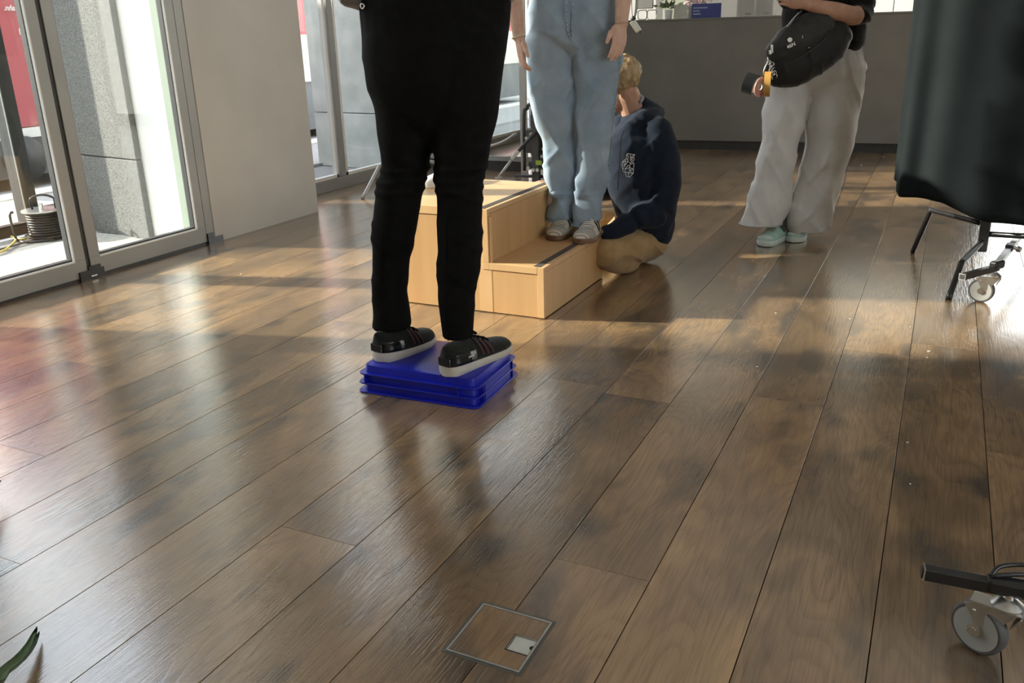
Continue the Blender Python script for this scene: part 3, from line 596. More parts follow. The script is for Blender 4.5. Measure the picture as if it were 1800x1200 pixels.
b = NB(); obox(b, cc+cu*(HX-.009)+UP*.034, (.016, HY*1.2, .06), cu, cv); obj('end_panel', b, BLUE, bc)
# ---- floor socket hatch
hx0, hx1, hy0, hy1 = -.714, -.562, 1.130, 1.284
fh = thing('floor_hatch', 'square metal-framed floor socket hatch with a wood inlay and small flap', 'floor hatch', ((hx0+hx1)/2, (hy0+hy1)/2, 0))
b = NB(); e = .006
for lo, hi in (((hx0-e, hy0-e), (hx1+e, hy0)), ((hx0-e, hy1), (hx1+e, hy1+e)), ((hx0-e, hy0), (hx0, hy1)), ((hx1, hy0), (hx1+e, hy1))): box(b, (lo[0], lo[1], 0), (hi[0], hi[1], .0006))
obj('sealant', b, M_('dark_sealant', (.09, .085, .07), .5), fh)
b = NB(); e = .0045
for lo, hi in (((hx0, hy0), (hx1, hy0+e)), ((hx0, hy1-e), (hx1, hy1)), ((hx0, hy0+e), (hx0+e, hy1-e)), ((hx1-e, hy0+e), (hx1, hy1-e))): box(b, (lo[0], lo[1], 0), (hi[0], hi[1], .0022))
obj('frame', b, STEEL, fh, bevel=.0005)
b = NB(); box(b, (hx0+e, hy0+e, 0), (hx1-e, hy1-e, .0008)); obj('shadow_gap', b, GASKET, fh)
b = NB(); box(b, (hx0+e+.001, hy0+e+.001, .0005), (hx1-.052, hy1-e-.001, .0016)); box(b, (hx1-.052, hy0+e+.001, .0005), (hx1-e-.001, hy0+.045, .0016)); box(b, (hx1-.052, hy0+.094, .0005), (hx1-e-.001, hy1-e-.001, .0016))
lid = obj('wood_inlay', b, OAK, fh)
fx0, fx1, fy0, fy1 = hx1-.050, hx1-e, hy0+.047, hy0+.092
b = NB(); t = .0018
for lo, hi in (((fx0, fy0), (fx1, fy0+t)), ((fx0, fy1-t), (fx1, fy1)), ((fx0, fy0), (fx0+t, fy1))): box(b, (lo[0], lo[1], .0005), (hi[0], hi[1], .0024))
obj('flap_frame', b, STEEL, fh)
b = NB(); box(b, (fx0+t+.001, fy0+t+.001, .0005), (fx1-.001, fy1-t-.001, .0014)); obj('flap', b, noisy('brushed_flap', (.50, .49, .43), (.56, .55, .49), 30, .5, .05), fh)
b = NB(); cyl(b, (fx1-.001, (fy0+fy1)/2, .0012), (fx1-.001, (fy0+fy1)/2, .0018), .0055, 16); obj('finger_notch', b, M_('notch_black', (.005, .005, .005), .9), fh)
# ---- partition stand with drape
ps = thing('partition_stand', 'black tubular partition stand with splayed feet under the dark drape', 'stand', (.22, 4.3, 0))
post_b = ony(1727, 442, 4.3); post_t = Vector((post_b.x-.01, 4.3, 1.95))
b = NB(); obox(b, (post_b+post_t)/2, (.042, .03, post_t.z-post_b.z), (1, 0, 0), (0, 1, 0)); obj('post', b, BLACKM, ps, bevel=.006)
f1 = fl(1604, 444); c1 = ony(1636, 369, 4.58); e1 = ony(1722, 391, 4.33)
b = NB(); tube(b, [f1+UP*.004, f1.lerp(c1, .85), c1, c1.lerp(e1, .12), e1], .0125, 12, 5); obj('leg', b, BLACKM, ps, 'all')
f2 = fl(1667, 527); c2 = ony(1690, 462, 4.02); e2 = ony(1725, 426, 4.27)
b = NB(); tube(b, [f2+UP*.004, f2.lerp(c2, .85), c2, c2.lerp(e2, .2), e2], .0128, 12, 5); obj('leg', b, BLACKM, ps, 'all')
b = NB(); tube(b, [ony(1733, 411, 4.3), ony(1800, 413, 4.3)+Vector((.8, 0, 0))], .0125, 12); obj('crossbar', b, BLACKM, ps, 'all')
b = NB(); tube(b, [post_t-UP*.03, post_t-UP*.03+Vector((1.0, 0, 0))], .0125, 12); tube(b, [post_t-UP*.03, post_t-UP*.03-Vector((.3, 0, 0))], .0125, 12); obj('top_rail', b, BLACKM, ps, 'all')
b = NB(); ell(b, ony(1721, 428, 4.26), (.006, .006, .006)); obj('bolt', b, CHROME, ps, 'all')
xr = Vector((1.14, 4.3, 0))
b = NB(); obox(b, (xr.x, 4.3, 1.0), (.042, .03, 1.9), (1, 0, 0), (0, 1, 0)); obj('post', b, BLACKM, ps)
b = NB(); tube(b, [(1.14, 3.87, 0), (1.14, 4.05, .12), (1.14, 4.3, .18), (1.14, 4.55, .12), (1.14, 4.72, 0)], .0125, 12, 4); obj('leg', b, BLACKM, ps, 'all')
# drape: a bag of cloth over the stand
b = NB(); NU, NV = 90, 44; plan = [Vector(p) for p in ((-.02, 4.50, 0), (-.12, 4.47, 0), (-.155, 4.40, 0), (-.12, 4.33, 0), (.05, 4.262, 0), (.4, 4.255, 0), (.8, 4.255, 0), (1.25, 4.26, 0))]
zb = [(0, .47), (.14, .44), (.2857, .385), (.36, .352), (.43, .338), (.53, .342), (.571, .332), (.60, .305), (.63, .274), (.655, .258), (.70, .25), (1, .225)]
def itp(T, x):
    for (a, p), (c, q) in zip(T, T[1:]):
        if x <= c: return p+(q-p)*(x-a)/(c-a)
    return T[-1][1]
A = np.array([list(p) for p in plan]); g = []
for i in range(NU+1):
    u = i/NU; p = Vector(crom(A, u)); q = Vector(crom(A, min(1, u+.01))); nrm = (q-p).cross(UP); nrm = nrm.normalized() if nrm.length > 1e-7 else Vector((0, -1, 0)); row = []
    for j in range(NV+1):
        v = j/NV; z0 = itp(zb, u); z = z0+(1.93-z0)*v
        d = (.010*math.sin(u*34+1.2*v)+.008*math.sin(u*61-2*v))*(1-v*.6)*min(1, u*6)
        lean = -.030*(v)*(1-min(1, max(0, (u-.2)*2)))
        row.append(b.verts.new(p+nrm*d+UP*z+Vector((lean, 0, 0))))
    g.append(row)
for i in range(NU):
    for j in range(NV): b.faces.new((g[i][j], g[i+1][j], g[i+1][j+1], g[i][j+1]))
bmesh.ops.recalc_face_normals(b, faces=b.faces); bmesh.ops.solidify(b, geom=list(b.faces), thickness=.004)
props(obj('drape', b, CURT, None, 'all'), 'dark navy cloth drape hanging over the partition stand at the right', 'drape')
# ---- casters and wheeled bases
def caster(root, P, axis, trail, R1=.047, top=.118):
    c = Vector(P)+UP*R1; ax = Vector(axis).normalized(); tr_ = Vector(trail).normalized()
    b = NB(); hw = .012; prof = [(R1-.004, -hw), (R1, -hw*.6), (R1+.0005, 0), (R1, hw*.6), (R1-.004, hw), (R1-.009, hw)]
    u = UP; v = ax.cross(u)
    def ring(r, o, n=40): return [c+ax*o+(u*math.cos(2*math.pi*k/n)+v*math.sin(2*math.pi*k/n))*r for k in range(n)]
    rings_mesh(b, [ring(R1-.009, -hw)]+[ring(r, o) for r, o in prof]); wheel = obj('wheel', b, WHEELR, root, True)
    b = NB(); rings_mesh(b, [ring(R1-.0085, -hw-.0008), ring(R1-.0085, hw+.0008)]); obj('hub_disc', b, GREYP, wheel, True)
    sw = c+tr_*.036; topz = Vector((sw.x, sw.y, top-.012))
    for s in (-1, 1):
        b = NB(); o = ax*s*(hw+.004); A_ = [c-tr_*.012-UP*.006, c+tr_*.010-UP*.012, c+tr_*.05+UP*(top-.012-R1-.018), c+tr_*.062+UP*(top-.012-R1), c-tr_*.006+UP*(top-.012-R1), c-tr_*.024+UP*(top-.02-R1), c-tr_*.004+UP*.02]
        lo = [b.verts.new(p+o-ax*.0012) for p in A_]; hi = [b.verts.new(p+o+ax*.0012) for p in A_]; b.faces.new(lo[::-1]); b.faces.new(hi)
        for i in range(len(A_)): b.faces.new((lo[i], lo[(i+1) % len(A_)], hi[(i+1) % len(A_)], hi[i]))
        obj('fork_plate', b, STEEL, root, bevel=.001)
    b = NB(); obox(b, c+tr_*.022+UP*(top-.012-R1), (.084, 2*hw+.012, .003), tr_, ax); obox(b, c+tr_*.057+UP*(top-.028-R1), (.003, 2*hw+.010, .032), tr_-UP*.5, ax); obj('fork_bridge', b, STEEL, root, bevel=.001)
    b = NB(); cyl(b, c-ax*(hw+.009), c+ax*(hw+.009), .006, 12); cyl(b, c+ax*(hw+.0055), c+ax*(hw+.0075), .012, 20); cyl(b, c-ax*(hw+.0055), c-ax*(hw+.0075), .012, 20); obj('axle_bolt', b, CHROME, root, True)
    b = NB(); tube(b, [topz, topz+UP*.004, topz+UP*.008, topz+UP*.014, topz+UP*.02], [.024, .027, .027, .02, .012], 24); obj('swivel_head', b, STEEL, root, True)
    b = NB(); cyl(b, topz+UP*.018, topz+UP*.035, .009, 14); obj('stem', b, CHROME, root, True)
    b = NB(); ell(b, c+ax*(hw+.006)-tr_*.004+UP*(top-.028-R1), (.003, .003, .003), None, 10); obj('rivet', b, CHROME, root, 'all')
    return topz+UP*.035
def sqtube(root, pts, s, nm='arm'):
    for a, c in zip(pts, pts[1:]):
        d = c-a; b = NB(); obox(b, (a+c)/2, (d.length+s*.4, s, s), d, d.cross(UP) if abs(d.normalized().z) < .95 else (1, 0, 0)); obj(nm, b, BLACKM, root, bevel=.002)
# far one
P = fl(1722, 530); ws = thing('wheeled_base', 'black tubular wheeled base with grey caster below the dark drape', 'wheeled base', P)
tip = fl(1693, 486, .158); mid = fl(1752, 470, .152); up_ = fl(1800, 404, .17)
caster(ws, P, (-.30, -1, 0), (.9, -.1, 0), .049, .122)
sqtube(ws, [tip, mid], .024); b = NB(); obox(b, tip-(mid-tip).normalized()*.006, (.004, .026, .026), mid-tip, (mid-tip).cross(UP)); obj('end_rim', b, CHROME, ws); b = NB(); obox(b, tip-(mid-tip).normalized()*.009, (.002, .018, .018), mid-tip, (mid-tip).cross(UP)); obj('tube_opening', b, GASKET, ws)
sqtube(ws, [mid+UP*.012, up_, up_+(up_-mid)*1.4], .024, 'brace')
b = NB(); obox(b, mid+UP*.012, (.07, .034, .034), mid-tip, (mid-tip).cross(UP)); obj('joint_bracket', b, BLACKM, ws, bevel=.009)
k1 = mid.lerp(up_, .42)+UP*.014
b = NB(); obox(b, k1, (.05, .03, .03), up_-mid, (up_-mid).cross(UP)); obj('clamp_sleeve', b, DARKG, ws, bevel=.004)
b = NB(); cyl(b, k1+RH*.012, k1+RH*.04-UP*.01, .008, 14); cyl(b, k1+RH*.036-UP*.008, k1+RH*.046-UP*.012, .013, 14); obj('clamp_knob', b, STEEL, ws, True)
# near one
P = fl(1714, 1141); wn_ = thing('wheeled_base', 'black tubular wheeled base with grey caster at the lower right corner', 'wheeled base', P)
tip = fl(1629, 1006, .150); mid = fl(1722, 1024, .146); far_ = mid+(mid-tip).normalized()*.6
caster(wn_, P, (-.55, -.84, 0), (.95, -.25, 0), .050, .120)
sqtube(wn_, [tip, mid+ (mid-tip).normalized()*.10], .0225)
b = NB(); dd = (mid-tip).normalized(); obox(b, tip-dd*.0055, (.003, .0245, .0245), dd, dd.cross(UP)); obj('end_rim', b, CHROME, wn_); b = NB(); obox(b, tip-dd*.008, (.002, .017, .017), dd, dd.cross(UP)); obj('tube_opening', b, GASKET, wn_)
l0 = fl(1742, 1012, .165); l1 = fl(1757, 996, .175); l2 = fl(1798, 992, .178); l3 = fl(1840, 1000, .178); l4 = fl(1800, 1009, .168)
b = NB(); tube(b, [l0, l1, l2, l3, l3+RH*.03-UP*.02, l4, l0], .0042, 10, 4); obj('latch_loop', b, BLACKM, wn_, 'all')
b = NB(); obox(b, mid+dd*.075+UP*.004, (.13, .03, .028), dd, dd.cross(UP)); obj('joint_bracket', b, BLACKM, wn_, bevel=.006)
sqtube(wn_, [mid+dd*.12+UP*.006, mid+dd*.32+UP*.05, mid+dd*.42+UP*.9], .0225, 'brace')
# ---- stand foot behind the white wall corner
sf = thing('folding_stand', 'silver bent-tube stand foot beside the far window', 'stand', fl(635, 350))
SIL = noisy('brushed_silver', (.42, .42, .40), (.5, .5, .47), 30, .4, .05, metal=.5)
f0 = fl(637, 350); bb = ony(666, 293, 5.35); cc2 = ony(690, 283, 5.45)
b = NB(); tube(b, [f0+UP*.004, f0.lerp(bb, .85), bb, bb.lerp(cc2, .4), cc2], .0135, 10, 5); obj('foot', b, SIL, sf, 'all')
b = NB(); tube(b, [cc2+Vector((.02, 0, -.06)), Vector((cc2.x+.02, cc2.y, 1.5))], .016, 10); obj('post', b, SIL, sf, 'all')
f0b = Vector((f0.x+.62, 5.7, 0)); b = NB(); tube(b, [f0b, cc2+Vector((.35, .1, -.02)), cc2], .0135, 10, 5); obj('foot', b, SIL, sf, 'all')
# ---- silver tripod behind the step box
F0 = fl(866, 328); J0 = ony(905, 273, F0.y+.12); K0 = ony(950, 222, F0.y+.26)
tp_ = thing('light_tripod', 'silver tripod with a white clamp joint behind the step box', 'tripod', (K0.x, K0.y, 0))
b = NB(); tube(b, [F0+UP*.01, J0], .011, 10); obj('leg', b, SIL, tp_, 'all', label='silver leg tube')
b = NB(); tube(b, [J0, K0], .013, 10); obj('leg_upper', b, DARKG, tp_, 'all')
dj = (K0-F0).normalized()
b = NB(); obox(b, J0-dj*.0, (.085, .028, .036), dj, RH); obj('clamp_joint', b, noisy('white_plastic', (.6, .6, .57), (.68, .68, .65), 20, .4, .03), tp_, bevel=.008)
q = F0.lerp(J0, .28); b = NB(); obox(b, q, (.03, .03, .035), dj, RH); cyl(b, q-RH*.03, q+RH*.03, .008, 10); obj('clamp', b, SIL, tp_, bevel=.003)
b = NB(); tube(b, [Vector((K0.x, K0.y, .25)), Vector((K0.x, K0.y, 1.0))], .016, 12); obj('column', b, DARKG, tp_, 'all')
for dx, dy in ((.55, .1), (.05, .75)):
    b = NB(); tube(b, [Vector((K0.x+dx, K0.y+dy, 0)), K0], .012, 10); obj('leg', b, SIL, tp_, 'all')
# ---- dark equipment stand
E0 = fl(943, 321); ey = E0.y
es = thing('equipment_stand', 'dark grey equipment stand with knobs and a lime sticker behind the jeans', 'equipment stand', E0)
tl = ony(921, 196, ey+.2); bl = ony(922, 300, ey+.2); tr2 = tl+Vector((.42, .06, 0)); br2 = bl+Vector((.42, .06, 0)); to = Vector((.045, 0, .035))
b = NB(); tube(b, [bl, tl-UP*.03, tl+to*.6, tl+to*1.6, tr2-to*1.2+UP*.06, tr2, br2], .014, 10, 4); obj('frame', b, EQM, es, 'all')
b = NB(); p0 = (tl+br2)/2+Vector((.01, .03, 0)); box(b, (tl.x+.03, p0.y-.01, bl.z+.12), (tr2.x-.03, p0.y+.01, tl.z-.03)); obj('panel', b, noisy('grey_panel', (.13, .13, .125), (.16, .16, .155), 5, .5, .02), es)
b = NB(); box(b, (E0.x-.03, ey-.02, .0), (E0.x+.03, ey+.02, .55)); obj('post', b, EQM, es, bevel=.004)
b = NB(); box(b, (E0.x-.08, ey+.02, .10), (E0.x+.4, ey+.30, .16)); box(b, (E0.x-.10, ey+.02, .22), (E0.x+.38, ey+.34, .40)); obj('equipment_case', b, EQM, es, bevel=.01)
for px, py in ((925, 243), (933, 236), (937, 299), (944, 299), (928, 296), (955, 262)):
    p = ony(px, py, ey-.035); b = NB(); cyl(b, p, p+Vector((0, .05, 0)), .014, 12); obj('knob', b, STEEL, es, True)
p = ony(947, 286, ey-.024); b = NB(); obox(b, p, (.05, .004, .035), (1, 0, 0), (0, 1, 0)); obj('sticker', b, M_('lime_sticker', (.42, .60, .08), .5), es)
for s in (-.25, .35):
    b = NB(); tube(b, [E0+Vector((0, 0, .05)), E0+Vector((s, .15, .02))], .013, 8); obj('foot', b, DARKG, es, 'all')
# ---- crumbs on the floor
CL = ['tiny white crumb beside the dark knot right of the step box', 'tiny white crumb on the tan sunlit plank below the grey jeans', 'tiny white crumb between the knot and the black stand foot', 'larger white crumb on the dark plank above the lower caster', 'lone white crumb nearest above the lower right wheeled base', 'white crumb just below the black stand foot shadows', 'small white crumb right below the caster of the far wheeled base', 'white crumb on the far floor right of the grey jeans', 'farthest white crumb, close to the counter plinth and drape', 'pale speck next to the crumb below the black stand foot', 'white crumb in the window reflection at the left', 'flat pale chip on the sunlit floor near the white wall', 'curled white crumb at the far left below the sliding doors']
CR = noisy('pale_crumb', (.75, .72, .65), (.85, .82, .75), 200, .8, .2)
for i, (px, py, r) in enumerate([(1364, 550, .0035), (1331, 644, .004), (1494, 560, .003), (1595, 777, .0035), (1600, 850, .0028), (1633, 617, .005), (1600, 574, .003), (1514, 290, .005), (1553, 275, .005), (1630, 628, .003), (155, 702, .0035), (424, 481, .006), (70, 697, .004)]):
    p = fl(px, py, r*.35); b = NB(); bmesh.ops.create_icosphere(b, subdivisions=1, radius=1, matrix=Matrix.Translation(p) @ Matrix.Rotation(i*1.3, 4, 'Z') @ Matrix.Diagonal((r*1.4, r*.7, r*.4, 1)))
    props(obj('crumb', b, CR), CL[i], 'crumb', 'white crumbs scattered on the floor')
# ---- strap-leaved plant reaching in at the lower left
pc0 = fl(-330, 1150); pl = thing('potted_plant', 'strap-leaved green plant reaching in at the lower left edge', 'plant', pc0)
b = NB(); tube(b, [pc0, pc0+UP*.02, pc0+UP*.16], [.07, .085, .10], 28); obj('pot', b, noisy('dark_pot', (.03, .03, .03), (.05, .05, .05), 10, .5, .05), pl, True)
LF = noisy('strap_leaf', (.06, .17, .02), (.12, .26, .05), 12, .35, .1, 80, stretch=(1, 1, 1))
def leaf(pts, wd, n=14):
    b = NB(); A = np.array([list(p) for p in pts]); prev = None
    for i in range(n+1):
        t = i/n; p = Vector(crom(A, t)); q = Vector(crom(A, min(1, t+.02))); 
        if (q-p).length < 1e-6: q = p+(p-Vector(crom(A, t-.02)))
        s = (q-p).cross(UP).normalized(); w_ = wd*(math.sin(math.pi*min(1, .12+t*.5+.0)) if t < .6 else math.cos((t-.6)/.4*math.pi/2)**.8*math.sin(math.pi*.42))+.0004
        r = [b.verts.new(p-s*w_+UP*.004), b.verts.new(p-UP*.001), b.verts.new(p+s*w_+UP*.004)]
        if prev: b.faces.new((prev[0], prev[1], r[1], r[0])); b.faces.new((prev[1], prev[2], r[2], r[1]))
        prev = r
    bmesh.ops.solidify(b, geom=list(b.faces), thickness=.0008); obj('leaf', b, LF, pl, 'all')
cb = pc0+UP*.15
leaf([cb, cb.lerp(fl(-60, 1195, .1), .5)+UP*.13, fl(-40, 1192, .10), fl(10, 1176, .062), fl(48, 1142, .035), fl(66, 1103, .022)], .012)
leaf([cb, cb.lerp(fl(-60, 1195, .1), .5)+UP*.10, fl(-40, 1200, .085), fl(12, 1183, .045), fl(52, 1146, .022), fl(70, 1112, .012)], .010)
leaf([cb, cb.lerp(fl(-60, 900, .1), .5)+UP*.14, fl(-60, 880, .10), fl(-20, 856, .06), fl(2, 846, .045)], .010)
rl_ = random.Random(9)
for i in range(16):
    a = rl_.uniform(1.2, 5.2)+math.pi*.35; L = rl_.uniform(.22, .36); d = Vector((math.cos(a), math.sin(a), 0))
    if (cb+d*L-CAM).dot(RH) > -1.0 and d.dot(RH) > .2: continue
    leaf([cb, cb+d*L*.4+UP*.16, cb+d*L*.8+UP*.10, cb+d*L-UP*.04], .011)
# ================================================================ PEOPLE
def rows_to_limb(rows, depth, k=.9, yshift=0):
    """rows (y, xl, xr) measured silhouette; depth(f) metres along the view heading; returns ring list"""
    out = []
    for i, (y, xl, xr) in enumerate(rows):
        f = i/(len(rows)-1); d = depth(f) if callable(depth) else depth
        a = at(xl, y, d); c = at(xr, y, d); rx = (c-a).dot(RH)/2; out.append(((a+c)/2, rx, rx*k))
    return out
def flat_loft(bm, P, n=28, sub=4):
    """horizontal rings, so hems and waist end in flat cuts"""
    A = np.array([list(p)+[a, b] for p, a, b in P], float); m = (len(P)-1)*sub; rings = []
    for i in range(m+1):
        s = crom(A, i/m); c = Vector(s[:3]); rings.append([c + RH*math.cos(2*math.pi*k/n)*s[3] + FH*math.sin(2*math.pi*k/n)*s[4] for k in range(n)])
    return rings_mesh(bm, rings)
def ridge(p, fx, fz, tilt, seed):
    q = Vector((p.dot(RH)*fx + seed, p.dot(FH)*fx*.7 + seed*.7, (p.z + tilt*p.dot(RH))*fz)); n = noise.noise(q)
    return max(0, 1-abs(n)*3.2)**1.6
def pix(p):
    q = p-CAM; z = q.dot(CF); return 900+FPX*q.dot(CX)/z, 600+FPX*q.dot(CY)/z
def pleats(lines):
    """ridges of cloth along measured lines: (points, width left, width right, height m)"""
    def fn(p, n):
        f = -n.dot(FH)
        if f < .05: return 0
        x, y = pix(p); v = 0
        for pts, wl_, wr_, amp in lines:
            if y < pts[0][1]-14 or y > pts[-1][1]+14: continue
            xx = None
            for (x0_, y0_), (x1_, y1_) in zip(pts, pts[1:]):
                if y0_ <= y <= y1_: xx = x0_+(x1_-x0_)*(y-y0_)/(y1_-y0_); break
            if xx is None: xx = pts[0][0] if y < pts[0][1] else pts[-1][0]
            e = min(1, max(0, (y-pts[0][1]+14)/22))*min(1, max(0, (pts[-1][1]+14-y)/22)); d = x-xx
            v += amp*e*math.exp(-(abs(d)/(wl_ if d < 0 else wr_))**1.5)
        return v*min(1, f*2)
    return fn
def nz(p, f, seed): return noise.noise(Vector((p.x*f+seed, p.y*f-seed, p.z*f)))
def shoe(root, heel, toe, W=.098, H=.075, sole=.022, soleh=None, up=None, sol=None, style=None, side=1, name='shoe', label=None, ankle=True):
    """side=+1 when the outer flank lies to the right looking from heel to toe"""
    heel = Vector(heel); toe = Vector(toe); L = (toe-heel).length; d = (toe-heel).normalized(); s = d.cross(UP).normalized()*side
    sh = soleh or sole
    def hw(t):
        w = W/2*(.80+.20*math.sin(math.pi*min(1, max(0, (t-.15)/1.05)))) if t < .7 else W/2
        if t < .14: w *= math.sqrt(max(0, 1-(1-t/.14)**2))*.93+.04
        if t > .74: w *= math.sqrt(max(0, 1-((t-.74)/.262)**2))
        return w
    def sz(t): return sole*t**.7*0 + (sh + (sole-sh)*min(1, t*1.6)) + .010*max(0, t-.8)*3*.5
    def bend(t): return s*(-.010*math.sin(math.pi*t))*1.0
    def ht(t):
        T = [(0, H*.92), (.1, H*1.02), (.25, H*.98), (.38, H*1.06), (.5, H*.86), (.65, H*.62), (.8, H*.50), (.92, H*.40), (1, H*.10)]
        return itp(T, t)
    def ringu(t, e=0):
        c = heel+d*L*t+bend(t); w = hw(t)+e; z = sz(t); h = ht(t)+e; out = []
        for k in range(17):
            a = math.pi*k/16; x = math.cos(a); yv = math.sin(a)
            inn = 1-.34*yv**2*(1 if t < .55 else .55) if True else 1
            out.append(c+s*w*math.copysign(abs(x)**.75, x)*inn+UP*(z+h*abs(yv)**.72))
        for k in range(1, 6): out.append(c+s*w*(-1+k/3)*.98+UP*(z-.004))
        return out
    ts = [.004, .015, .04, .08, .13, .2, .28, .36, .44, .52, .6, .68, .75, .82, .88, .93, .965, .985, .996]
    b = NB(); rings_mesh(b, [ringu(t) for t in ts])
    u = obj(name, b, up, root, 'all', label=label)
    b = NB(); R_ = []
    for lv, e in ((0.0, .001), (.25, .004), (.7, .0045), (1, .002)):
        ring = []
        for sgn, tt in ((1, [i/26 for i in range(27)]), (-1, [i/26 for i in range(26, -1, -1)])):
            for t in tt: 
                t = min(max(t, .001), .999); c = heel+d*L*(t*1.01-.005)+bend(t); zz = .004*max(0, t-.75)*4*(1-lv)+.002*(1-lv)*(t < .05)
                ring.append(c+s*sgn*(hw(t)+e)+UP*(zz+lv*(sz(t)+.003)))
        R_.append(ring)
    rings_mesh(b, R_); obj('sole', b, sol, u, True)
    def surf(t, a, e=.0015):
        c = heel+d*L*t+bend(t); w = hw(t)+e; h = ht(t)+e; x = math.cos(a); yv = math.sin(a); inn = 1-.34*yv**2*(1 if t < .55 else .55)
        return c+s*w*math.copysign(abs(x)**.75, x)*inn+UP*(sz(t)+h*abs(yv)**.72)
    def patch(nm, t0, t1, a0, a1, mat, e=.002, n=6, skew=0, lab=None):
        b = NB(); g_ = []
        for i in range(n+1):
            f = i/n; g_.append([b.verts.new(surf(t0+(t1-t0)*j/3+skew*f, a0+(a1-a0)*f, e)) for j in range(4)])
        for i in range(n):
            for j in range(3): b.faces.new((g_[i][j], g_[i][j+1], g_[i+1][j+1], g_[i+1][j]))
        bmesh.ops.recalc_face_normals(b, faces=b.faces); bmesh.ops.solidify(b, geom=list(b.faces), thickness=.0012); return obj(nm, b, mat, u, 'all', label=lab)
    def laces(mat, t0=.36, t1=.62, n=5, r=.0022, bow=True):
        b = NB()
        for i in range(n):
            t = t0+(t1-t0)*i/(n-1); tube(b, [surf(t, math.pi/2-.5, .004), surf(t+.01, math.pi/2, .006), surf(t, math.pi/2+.5, .004)], r, 6, 3)
        if bow:
            c = surf(t0, math.pi/2, .008)
            for q in (1, -1): tube(b, [c, c+s*q*.02+UP*.012, c+s*q*.035+d*.01+UP*.002, c+s*q*.012+UP*.003], r, 6, 4)
        obj('laces', b, mat, u, 'all')
    return u, surf, patch, laces, d, s, L
def hand(bm, wrist, d, n, th, curl=(.25, .3, .3), spread=.05, sc=1.0, thumb=.5):
    """palm, four unequal bent fingers and a thumb. d: along fingers, n: palm faces, th: thumb side"""
    wrist = Vector(wrist); d = Vector(d).normalized(); n = Vector(n); n = (n-d*n.dot(d)).normalized(); th = Vector(th); th = (th-d*th.dot(d)-n*th.dot(n)).normalized()
    k = sc
    limb(bm, [(wrist-d*.012*k, .026*k, .019*k), (wrist+d*.02*k, .031*k, .017*k), (wrist+d*.05*k, .039*k, .0145*k), (wrist+d*.078*k, .039*k, .0115*k)], 16, 4, ref=th)
    for off, L, r, c0 in ((.028, .072, .0088, 0), (.0095, .080, .0090, .02), (-.0095, .074, .0086, .05), (-.027, .058, .0076, .1)):
        p = wrist+d*(.080-.10*abs(off-.006))*k+th*off*k; a = 0; dd = (d+th*off*spread*20).normalized(); pts = [(p-dd*.018*k, r*k, r*k)]
        pts.append((p, r*1.02*k, r*1.02*k)); q = p
        for seg, cu_ in zip((.44, .31, .25), curl):
            a += cu_+c0; v = dd*math.cos(a)+n*math.sin(a); q = q+v*L*seg*k; pts.append((q, r*(.95 if seg > .4 else .86 if seg > .3 else .72)*k, r*(.93 if seg > .4 else .82 if seg > .3 else .66)*k))
        limb(bm, pts, 10, 3, ref=th)
    p = wrist+d*.012*k+th*.020*k+n*.004*k; v = (d*.75+th*.62+n*.35*thumb).normalized(); v2 = (d*.93+th*.20+n*.35*thumb).normalized()
    limb(bm, [(p, .0135*k, .0135*k), (p+v*.036*k, .0115*k, .0115*k), (p+v*.036*k+v2*.030*k, .0098*k, .0095*k), (p+v*.036*k+v2*.054*k, .0074*k, .0066*k)], 10, 3)
def head(bm, c, f, up=UP, sc=1.0):
    c = Vector(c); f = Vector(f).normalized(); up = Vector(up); up = (up-f*up.dot(f)).normalized(); s = f.cross(up)
    P = lambda a, e, h: c+s*a*sc+f*e*sc+up*h*sc
    ax = (s, f, up)
    ell(bm, P(0, -.012, .035), (.074*sc, .094*sc, .082*sc), ax); ell(bm, P(0, .018, -.03), (.060*sc, .066*sc, .085*sc), ax); ell(bm, P(0, .045, -.085), (.030*sc, .030*sc, .028*sc), ax, 14)
    limb(bm, [(P(0, .078, .012), .008*sc, .008*sc), (P(0, .092, -.012), .011*sc, .010*sc), (P(0, .103, -.034), .013*sc, .011*sc)], 10, 3)
    ell(bm, P(0, .074, -.062), (.024*sc, .012*sc, .006*sc), ax, 12); ell(bm, P(0, .072, -.071), (.021*sc, .012*sc, .006*sc), ax, 12)
    for q in (1, -1):
        ell(bm, P(q*.031, .071, .022), (.020*sc, .010*sc, .006*sc), ax, 10); ell(bm, P(q*.048, .045, -.02), (.020*sc, .026*sc, .022*sc), ax, 10)
        ell(bm, P(q*.074, -.008, -.008), (.008*sc, .019*sc, .031*sc), ax, 12)
    return P, ax
def eyes(root, P, ax):
    for q in (1, -1):
        b = NB(); ell(b, P(q*.031, .066, .006), (.0125, .0125, .0105), ax, 14); e = obj('eye', b, EYE, root, 'all')
        b = NB(); ell(b, P(q*.031, .0735, .006), (.0055, .0055, .0055), ax, 10); obj('iris', b, M_('iris', (.05, .06, .05), .2), e, 'all')
